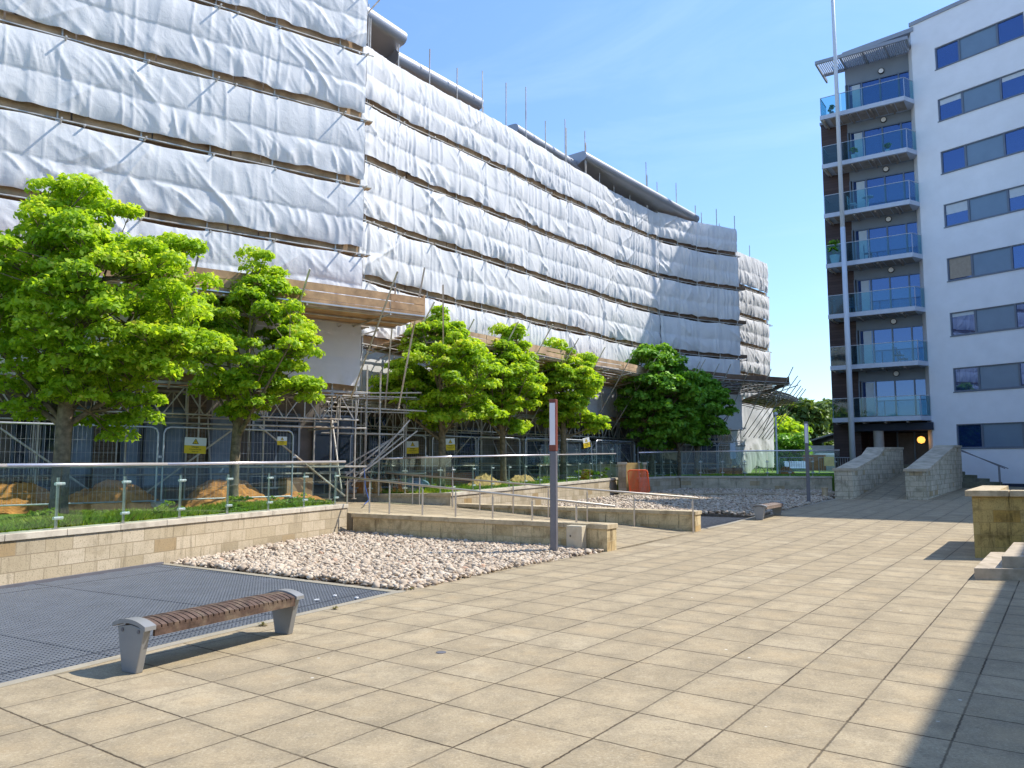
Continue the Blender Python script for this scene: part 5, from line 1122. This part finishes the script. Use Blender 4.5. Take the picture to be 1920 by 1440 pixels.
# distant planting
for i, (x, y, z, rx, rz, lab, mat) in enumerate(((32.3, 88, 5.8, 3.2, 3.2, "yellow green tree left of the bare tree on the far slope", 'leaf_far'), (38.6, 96, 5.4, 3.0, 3.5, "round green tree beside the brown tower base", 'leaf_far'), (28.9, 84, 3.9, 2.4, 2.3, "bright green tree beside the white post", 'leaf'), (34.8, 90, 3.6, 2.2, 2.0, "darker green tree above the grey shed", 'leaf_far'), (41.3, 101, 6, 3.2, 3.5, "far tree hidden partly by the brown tower", 'leaf_far'), (36.2, 106, 6.8, 3.0, 3.2, "pale olive tree behind the scaffold fan", 'leaf_far'))):
    tree("tree", (x, y, .4), .3, 2.0, z, rx, rz, 60, 60, .62, M[mat], lab, 300+i, group="trees on the far slope", cr=(.9, 1.5))
bare = thing("bare_tree", (42.5, 110, .4), "leafless grey tree on the far slope", "tree"); mb = MB(); rs = random.Random(4)
def twig(p, d, L, r, k_):
    q = p+d*L; mb.tube(p, q, r, r*.65, 5, cap=False)
    if k_:
        for _ in range(3): twig(q, (d+Vector((rs.uniform(-.6, .6), rs.uniform(-.6, .6), rs.uniform(-.1, .4)))).normalized(), L*.72, r*.6, k_-1)
twig(Vector((42.5, 110, .4)), Vector((0, 0, 1)), 3.2, .22, 5); mb.build("trunk", M['bark'], bare, uv=False)
cl = [((random.uniform(23.6, 26.4), random.uniform(70, 72.5), random.uniform(.6, 3.9)), random.uniform(.6, .95)) for _ in range(60)]
hd = thing("hedge", (25, 71, .4), "dense dark green hedge beyond the crowd barriers", "hedge"); leaves("foliage", cl, 90, .3, M['leaf_dark'], hd, 77)
rs = random.Random(9); cl = []
for i in range(520):
    x = rs.uniform(15, 85); y = rs.uniform(118, 150); cl.append(((x, y, rs.uniform(0, 9.0+1.5*math.sin(x*.35)+(y-118)*.06)), rs.uniform(1.6, 2.8)))
wdl = leaves("woodland", cl, 70, 1.25, M['leaf_far'], None, 55); tag(wdl, "wooded slope behind the site", "woodland", kind='stuff')
slope = MB().quad((-60, 112, .3), (160, 112, .3), (160, 190, 9), (-60, 190, 9)).build("hill", M['lawn'], uv=False); tag(slope, None, kind='structure')
slab2 = MB().quad((20, 55, .42), (80, 55, .42), (80, 111, .42), (20, 111, .42)).build("car_park", M['asphalt'], uv=False); tag(slab2, None, kind='structure')
# shed, brick wall and vans far behind
sh = thing("shed", (42, 84, .4), "grey pitched roof shed far behind the site", "shed"); MB().prism([(29.0, 80), (33.4, 77.8), (38, 86), (33, 88)], .4, 3.4).build("wall", M['shed'], sh)
mb = MB(); mb.add([(28.7, 80, 3.3), (33.6, 77.6, 5.0), (38.3, 86, 5.0), (33, 88.2, 3.3), (28.7, 80, 3.45), (33.6, 77.6, 5.15), (38.3, 86, 5.15), (33, 88.2, 3.45)], [(3, 2, 1, 0), (4, 5, 6, 7), (0, 1, 5, 4), (1, 2, 6, 5), (2, 3, 7, 6), (3, 0, 4, 7)]); mb.build("roof", M['shed_dark'], sh, uv=False)
MB().prism([(31.6, 76.6), (37.5, 75.5), (41, 83), (36, 84)], .4, 4.9).build("lean_to", M['vanwhite'], sh)
tag(MB().bar((25.2, 67.8), (27.0, 67.5), .35, .4, 2.35).build("brick_wall", M['brick']), "short red brick wall beyond the far balustrade", "wall")
def van(x, y, az, s, label, body=M['vanwhite'], kind="van"):
    root = thing("parked_"+kind, (x, y, .42), label, kind, "vehicles in the far car park"); ca_, sa_ = math.cos(az), math.sin(az)
    def T(px, py, pz): return (x+(px*ca_-py*sa_)*s, y+(px*sa_+py*ca_)*s, .42+pz*s)
    if kind == "van": prof = [(-2.4, .3), (-2.4, 1.9), (-2.3, 2.0), (1.1, 2.0), (1.35, 1.9), (1.85, 1.15), (2.45, .95), (2.5, .3)]
    else: prof = [(-2.1, .3), (-2.15, .85), (-1.9, .95), (-1.3, 1.42), (.3, 1.45), (1.0, .95), (2.0, .82), (2.1, .3)]
    n = len(prof); vs = [T(a, -.9, b) for a, b in prof]+[T(a, .9, b) for a, b in prof]
    fs = [tuple(range(n))[::-1], tuple(range(n, 2*n))]+[(i, (i+1) % n, n+(i+1) % n, n+i) for i in range(n)]
    MB().add(vs, fs).build("body", body, root, bevel=.05, uv=False)
    a, b = (1.15, 1.9) if kind == "van" else (.35, 1.0); wz = (1.2, 1.8) if kind == "van" else (.95, 1.38)
    mb = MB(); 
    for sy in (-.91, .91):
        q = [T(a-1.0, sy, wz[0]), T(b-.35, sy, wz[0]), T(a-.02, sy, wz[1]), T(a-1.0, sy, wz[1])]; mb.add(q, [(0, 1, 2, 3)])
        if kind != "van": mb.add([T(-1.6, sy, .97), T(-.75, sy, .97), T(-.75, sy, 1.36), T(-1.25, sy, 1.36)], [(0, 1, 2, 3)])
    x0, z0, x1, z1 = (1.37, 1.86, 1.86, 1.17) if kind == "van" else (.34, 1.42, 1.0, .98)
    mb.add([T(x0, -.8, z0+.01), T(x1, -.8, z1+.01), T(x1, .8, z1+.01), T(x0, .8, z0+.01)], [(0, 1, 2, 3)]); mb.build("window", M['vandark'], root, uv=False)
    for wx in (-1.45, 1.5):
        for sy in (-.88, .88): c0, c1 = T(wx, sy-.1, .32), T(wx, sy+.1, .32); wo = MB().tube(c0, c1, .33*s, n=14).build("wheel", M['tyre'], root, uv=False); MB().tube(T(wx, sy-.105, .32), T(wx, sy+.105, .32), .18*s, n=10).build("rim", M['galv'], wo, uv=False)
    for sy in (-.65, .65): q = T(2.46 if kind == "van" else 2.08, sy, .75 if kind == "van" else .68); MB().box(q, (.12*s, .25*s, .14*s), az).build("headlight", M['white'], root)
van(28.3, 68.5, 1.9, 1., "white van parked beside the brown tower base")
van(29.9, 73.0, 2.0, 1.05, "second white van parked behind the nearer one")
van(23.2, 64.5, 1.3, .95, "pale blue car parked in front of the hedge", M['curtain'], "car")

# ================================================================== TOWER WITH BALCONIES
tw = thing("apartment_tower", (22.8, 42.5, .5), "white rendered apartment tower with brown cladding and stacked balconies", "building")
K = Vector((22.85, 42.45)); wd_ = Vector((.592, -.806)); wn = Vector((-.806, -.592))   # white face direction to the right, outward normal
def WF(t, o=0): return K+wd_*t+wn*o
# white face built around the window strips
ROOF = 26.55; NW = 8; strips = []
for k_ in range(NW): strips.append((2.42+3.0*k_, 2.42+3.0*k_+1.27))
WT0, WT1 = 1.25, 5.70
mb = MB(); TH_ = .32
def wbar(t0, t1, z0, z1): mb.prism([tuple(WF(t0, 0)), tuple(WF(t1, 0)), tuple(WF(t1, -TH_)), tuple(WF(t0, -TH_))], z0, z1)
wbar(0, WT0, .62, ROOF); wbar(WT1, 13.0, .62, ROOF); zz = .62
for a, b in strips: wbar(WT0, WT1, zz, a); zz = b
wbar(WT0, WT1, zz, ROOF); mb.build("white_wall", M['render'], tw, uv=False)
MB().prism([tuple(WF(0.01, -TH_)), tuple(WF(13, -TH_)), tuple(WF(13, -9)), tuple(WF(0.01, -9))], .5, ROOF-.1).build("core", M['dark_wall'], tw, uv=False)
MB().prism([tuple(WF(-.06, .06)), tuple(WF(13.1, .06)), tuple(WF(13.1, -9)), tuple(WF(-.06, -9))], ROOF, ROOF+.22).build("roof_edge", M['fascia'], tw, uv=False)
MB().prism([tuple(WF(0, .02)), tuple(WF(13.0, .02)), tuple(WF(13.0, -.3)), tuple(WF(0, -.3))], .3, .62).build("dark_plinth", M['skirt'], tw, uv=False)
MB().prism([tuple(WF(0.0, -TH_)), tuple(WF(0.0, 0)), tuple(K+Vector((.25, .9))), tuple(WF(0.0, -2))][:3]+[tuple(WF(.05, -TH_-1.6))], .62, ROOF-.02).build("wall_return", M['render'], tw, uv=False)
for k_, (a, b) in enumerate(strips):
    f = MB(); I = -.12
    def fb(t0, t1, z0, z1, o0=-.17, o1=-.06): f.prism([tuple(WF(t0, o1)), tuple(WF(t1, o1)), tuple(WF(t1, o0)), tuple(WF(t0, o0))], z0, z1)
    fb(WT0, WT1, a, a+.07); fb(WT0, WT1, b-.06, b); fb(WT0, WT0+.07, a+.07, b-.06); fb(WT1-.07, WT1, a+.07, b-.06); fb(WT0+1.20, WT0+1.30, a+.07, b-.06); fb(WT0+3.10, WT0+3.20, a+.07, b-.06)
    fo = f.build("window", M['frame'], tw, uv=False)
    MB().prism([tuple(WF(WT0-.03, .045)), tuple(WF(WT1+.03, .045)), tuple(WF(WT1+.03, -.16)), tuple(WF(WT0-.03, -.16))], a-.045, a-.002).build("sill", M['frame'], fo, uv=False)
    for (t0, t1, mt, nm) in ((WT0+.07, WT0+1.20, 'winglass', "pane"), (WT0+1.30, WT0+3.10, 'panel', "panel"), (WT0+3.20, WT1-.07, 'winglass', "pane")):
        MB().prism([tuple(WF(t0, -.11)), tuple(WF(t1, -.11)), tuple(WF(t1, -.13)), tuple(WF(t0, -.13))], a+.07, b-.06).build(nm, M[mt], fo, uv=False)
    bl_ = {6: ((0, .25), (1, .2)), 4: ((0, .45), (1, .4)), 3: ((0, .95),), 2: ((0, .15),)}.get(k_, ())
    for w_, hfr in bl_:
        t0, t1 = ((WT0+.09, WT0+1.18), (WT0+3.22, WT1-.09))[w_]; h_ = (b-a-.13)*hfr
        MB().prism([tuple(WF(t0, -.100)), tuple(WF(t1, -.100)), tuple(WF(t1, -.108)), tuple(WF(t0, -.108))], b-.06-h_, b-.062).build("blind", M['blind'] if k_ != 3 else simple("tan_blind", (.36, .31, .25), .7), fo, uv=False)
# recess wall with brown cladding on the left
A0 = Vector((23.15, 43.2)); rd = Vector((-.835, .55)); rn = Vector((-.55, -.835)); 
def RF(t, o=0): return A0+rd*t+rn*o           # t runs to the left, o towards the viewer
TB = 3.55; TE = 5.05
BALZ = [22.20-3.0*i for i in range(7)]
MB().prism([tuple(RF(TB)), tuple(RF(TE)), tuple(RF(TE, -9)), tuple(RF(TB, -9))], .5, 22.25).build("brown_cladding", M['siding'], tw, uv=False)
MB().prism([tuple(RF(TB-.0, .03)), tuple(RF(TE+.06, .03)), tuple(RF(TE+.06, -9)), tuple(RF(TB, -9))], 22.25, 22.4).build("parapet_flashing", M['fascia'], tw, uv=False)
MB().prism([tuple(RF(-.3, -.25)), tuple(RF(TB, -.25)), tuple(RF(TB, -9)), tuple(RF(-.3, -9))], 4.1, 26.2).build("recess_core", M['dark_wall'], tw, uv=False)
MB().prism([tuple(RF(-.3, .9)), tuple(RF(TB+.1, .1)), tuple(RF(TB+.1, -9)), tuple(RF(-.3, -9))], 26.2, 26.45).build("roof", M['fascia'], tw, uv=False)
MB().prism([tuple(RF(TB, -3)), tuple(RF(-.3, -3)), tuple(RF(-.3, -9)), tuple(RF(TB+1.0, -9))], 26.45, 26.9).build("plant_room", M['fascia'], tw, uv=False)
for i, zf in enumerate(BALZ):
    zt = zf+.02; z1 = zf+2.18
    w1 = MB()
    def rb(mbx, t0, t1, z0, z1_, o0=-.2, o1=0.): mbx.prism([tuple(RF(t0, o1)), tuple(RF(t1, o1)), tuple(RF(t1, o0)), tuple(RF(t0, o0))], z0, z1_)
    rb(w1, -.2, TB, z1, zf+3.0 if i else 26.2); w1.build("spandrel", M['spandrel'], tw, uv=False)
    mul = MB()
    for t in (.0, .62, 1.62, 2.62, 3.35, 3.50): rb(mul, t, t+.075, zt, z1, -.18, .015 if t not in (.62, 2.62) else .03)
    for t0, t1 in ((.075, .62), (.695, 1.62), (1.695, 2.62), (2.695, 3.35)): rb(mul, t0, t1, z1-.07, z1, -.16, .0); rb(mul, t0, t1, zt, zt+.1, -.16, .0)
    fo = mul.build("glazed_door", M['frame'], tw, uv=False)
    for t0, t1 in ((.075, .62), (.695, 1.62), (1.695, 2.62), (2.695, 3.35)):
        p_ = MB(); rb(p_, t0, t1, zt+.1, z1-.07, -.10, -.08); p_.build("pane", M['winglass'], fo, uv=False)
    p_ = MB(); rb(p_, 2.75, 3.2, zt+.12, z1-.1, -.07, -.065); p_.build("curtain", M['blind'], fo, uv=False)
    q = RF(1.55, .02); ln = Vector((rn.x, rn.y, 0))
    c0 = Vector(P3(q, z1+.32)); ld = MB().tube(c0, c0+ln*.08, .17, n=20).build("wall_lamp", M['black'], tw, uv=False); MB().tube(c0+ln*.08, c0+ln*.10, .135, n=20).build("diffuser", M['white'], ld, uv=False)
    # balcony
    FR, FL = Vector((22.25, 41.85)), Vector((18.33, 44.60)); fd = (FL-FR).normalized(); fn = Vector((fd.y*-1, fd.x))*-1
    if fn.dot(rn) < 0: fn = -fn
    Lf = (FL-FR).length
    def BF(t, o=0): return FR+fd*t-fn*o
    back = 1.5; BL = Lf
    sl_ = [tuple(BF(-.15, .85)), tuple(BF(.25, 0)), tuple(BF(BL, 0)), tuple(BF(BL+.0, back+ (.9 if i == 0 else .0))), tuple(BF(-.3, back-.05))]
    bo = MB().prism(sl_, zf-.25, zf).build("balcony_slab", M['fascia_lt'], tw, uv=False)
    inn = [tuple(BF(.1, .75)), tuple(BF(.4, .12)), tuple(BF(BL-.12, .12)), tuple(BF(BL-.12, back-.1)), tuple(BF(-.0, back-.1))]
    mb = MB(); 
    for j in range(9): mb.prism([tuple(BF(.3+j*.5, .14)), tuple(BF(.3+j*.5+.46, .14)), tuple(BF(.3+j*.5+.46, back-.12)), tuple(BF(.3+j*.5, back-.12))], zf-.265, zf-.252) if .3+j*.5+.46 < BL-.1 else None
    mb.build("soffit_board", M['soffit'], bo, uv=False)
    for t in (.9, 2.0, 3.1, BL-.25):
        MB().prism([tuple(BF(t, .1)), tuple(BF(t+.09, .1)), tuple(BF(t+.09, back-.05)), tuple(BF(t, back-.05))], zf-.35, zf-.266).build("bracket", M['soffit'], bo, uv=False)
    gz0, gz1 = zf+.02, zf+1.08; cuts = [.28, 1.35, 2.45, 3.6, BL-.04]
    for a, b in zip(cuts[:-1], cuts[1:]): MB().bar(BF(a+.015, .06), BF(b-.015, .06), .014, gz0, gz1).build("glass_panel", M['glass_balc'], bo, uv=False)
    MB().bar(BF(BL-.05, .09), BF(BL-.05, back), .014, gz0, gz1).build("glass_panel", M['glass_balc'], bo, uv=False)
    MB().bar(BF(.22, .09), BF(-.1, .85), .014, gz0, gz1).build("glass_panel", M['glass_balc'], bo, uv=False)
    mb = MB().path([P3(BF(-.12, .85), gz1+.02), P3(BF(.24, .06), gz1+.02), P3(BF(BL-.05, .06), gz1+.02), P3(BF(BL-.05, back), gz1+.02)], .022, n=6)
    mb.build("top_rail", M['galv'], bo, uv=False)
    for t in (.24, 2.45, BL-.05): MB().tube(P3(BF(t, .08), zf), P3(BF(t, .08), gz1), .02, n=6).build("post", M['galv'], bo, uv=False)
# louvred canopy over the top balcony
cn = MB(); cz = 25.45; CB = 1.75
fr = MB()
fr.bar(BF(-.1, -.12), BF(BL+.12, -.12), .10, cz-.08, cz+.12); fr.bar(BF(BL+.08, -.05), BF(BL+.08, CB+.9), .09, cz-.08, cz+.12); fr.bar(BF(-.1, CB-.1), BF(BL+.0, CB-.1), .10, cz-.10, cz+.10)
for t in (-.05, 1.1, 2.3, 3.5): fr.bar(BF(t, -.05), BF(t, CB-.15), .08, cz-.09, cz+.09)
co = fr.build("canopy", M['fascia'], tw, uv=False); lv = MB()
n_ = 46
for j in range(n_):
    t = .02+(BL-.0)*j/n_; lv.bar(BF(t, -.04), BF(t, CB-.16), .045, cz-.03, cz+.05)
lv.build("louvres", M['fascia_lt'], co, uv=False)
# entrance level
EZ = 1.25
MB().prism([tuple(RF(-.2, -2.5)), tuple(RF(TB, -2.5)), tuple(RF(TB, -9)), tuple(RF(-.2, -9))], EZ, 4.1).build("entrance_core", M['siding'], tw, uv=False)
MB().prism([tuple(RF(-.25, 1.0)), tuple(RF(TB+.3, .55)), tuple(RF(TB+.3, -2.6)), tuple(RF(-.25, -2.6))], 3.45, 3.85).build("entrance_soffit", M['skirt'], tw, uv=False)
gd = MB()
for t in (.05, 1.0, 1.9): gd.prism([tuple(RF(t, -2.2)), tuple(RF(t+.08, -2.2)), tuple(RF(t+.08, -2.4)), tuple(RF(t, -2.4))], EZ, 3.45)
go = gd.build("entrance_door", M['frame'], tw, uv=False); MB().prism([tuple(RF(.13, -2.28)), tuple(RF(1.9, -2.28)), tuple(RF(1.9, -2.3)), tuple(RF(.13, -2.3))], EZ, 3.4).build("pane", M['dark_wall'], go, uv=False)
q = RF(2.55, .55); MB().lathe((q.x, q.y, EZ), [(.27, 0), (.27, 2.2)], 24).build("concrete_column", M['concrete'], tw, smooth=False, uv=False)
q = RF(.45, .2); el = MB().lathe((q.x, q.y, 2.72), [(.02, 0), (.16, .06), (.21, .2), (.16, .34), (.02, .4)], 16).build("entrance_lamp", M['glow'], tw, smooth=True, uv=False)
MB().tube((q.x, q.y, 3.1), (q.x, q.y, 3.46), .012).build("lamp_cord", M['black'], el, uv=False)
lg = bpy.data.lights.new("entrance_bulb", 'POINT'); lg.energy = .2; lg.color = (1, .55, .2); lg.shadow_soft_size = .2; lo = bpy.data.objects.new("entrance_bulb", lg); lo.location = (q.x-.3, q.y-.35, 2.9); COL.objects.link(lo)

# things standing on the balconies
def pot(i, t, o, s, lab, pm=M['white']):
    z = BALZ[i]; q = BF(t, o); r = thing("potted_plant", (q.x, q.y, z), lab, "potted plant", "potted plants on the balconies"); MB().lathe((q.x, q.y, z), [(.10*s, 0), (.15*s, .28*s), (.13*s, .28*s)], 12).build("pot", pm, r, uv=False)
    leaves("foliage", [((q.x+random.uniform(-.1, .1)*s, q.y+random.uniform(-.1, .1)*s, z+(.4+.25*random.random())*s), .16*s) for _ in range(6)], 26, .12*s, M['leaf_dark'], r, 40+i)
pot(1, 3.05, .3, 1.1, "potted plant at the left on the second balcony from the top"); pot(1, 1.3, .5, .9, "small potted plant mid way along the second balcony from the top"); pot(3, 4.35, .35, 1.9, "tall spiky potted plant on the fourth balcony from the top"); pot(0, 4.2, .4, .9, "potted plant at the far left of the top balcony", M['soffit'])
def chair(i, t, o, rot, lab, m):
    z = BALZ[i]; q = BF(t, o); r = thing("garden_chair", (q.x, q.y, z), lab, "chair", "chairs on the balconies"); c_, s_2 = math.cos(rot), math.sin(rot)
    L_ = lambda x, y, zz: (q.x+x*c_-y*s_2, q.y+x*s_2+y*c_, z+zz)
    MB().box(L_(0, 0, .43), (.44, .44, .03), rot).build("seat", m, r, uv=False)
    mb = MB()
    for j in range(5): mb.tube(L_(-.21, .2, .52+j*.09), L_(.21, .2, .52+j*.09), .016, n=5)
    mb.tube(L_(-.21, .2, .43), L_(-.21, .22, .92), .016).tube(L_(.21, .2, .43), L_(.21, .22, .92), .016); mb.build("backrest", m, r, uv=False)
    for x in (-.19, .19):
        for y in (-.19, .19): MB().tube(L_(x, y, 0), L_(x, y, .43), .015, n=5).build("leg", m, r, uv=False)
chair(2, 3.3, .5, .9, "pale slatted chair on the third balcony from the top", M['white']); chair(4, 3.6, .6, 2.2, "dark chair at the left of the fifth balcony from the top", M['panel']); chair(3, 2.6, .6, 1.2, "blue grey chair on the fourth balcony from the top", M['panel']); chair(5, 1.3, .7, .6, "dark chair on the sixth balcony from the top", M['frame'])
q = BF(2.45, .5); z = BALZ[2]; tb = thing("garden_table", (q.x, q.y, z), "small round pale table on the third balcony from the top", "table"); MB().lathe((q.x, q.y, z+.68), [(.3, 0), (.3, .03)], 20).build("tabletop", M['white'], tb, uv=False); MB().tube((q.x, q.y, z), (q.x, q.y, z+.68), .025).lathe((q.x, q.y, z), [(.2, 0), (.2, .02)], 12).build("pedestal", M['white'], tb, uv=False)

# ================================================================== BLOCKS OUTSIDE THE FRAME THAT SHADE THE COURT
SH = Vector((.785, .195))          # plan shift of the sun ray per metre of height
HA = 9.
e0 = Vector((2.09, 4.43))+SH*HA; dd = Vector((.58, .815)); back_ = Vector((.815, -.58))
oa = thing("side_block", (e0.x+6, e0.y, 0), "apartment block standing to the right of the court", "building")
MB().prism([tuple(e0-dd*25), tuple(e0+dd*17.5), tuple(e0+dd*17.5+back_*12), tuple(e0-dd*25+back_*12)], -.1, HA).build("wall", M['render'], oa, uv=False)
HB = 26.5; a = Vector((5.3, 23.6))+SH*HB; b = Vector((12.6, 20.2))+SH*HB; c = Vector((3.9, 28.4))+SH*HB
ob = thing("tower_wing", (30, 30, 0), "projecting wing of the tower to the right of the court", "building")
MB().prism([tuple(c), tuple(a), tuple(b), (50, 16), (52, 34), tuple(WF(13.2, -1)), tuple(WF(13.1, .3))], .0, HB).build("wall", M['render'], ob, uv=False)
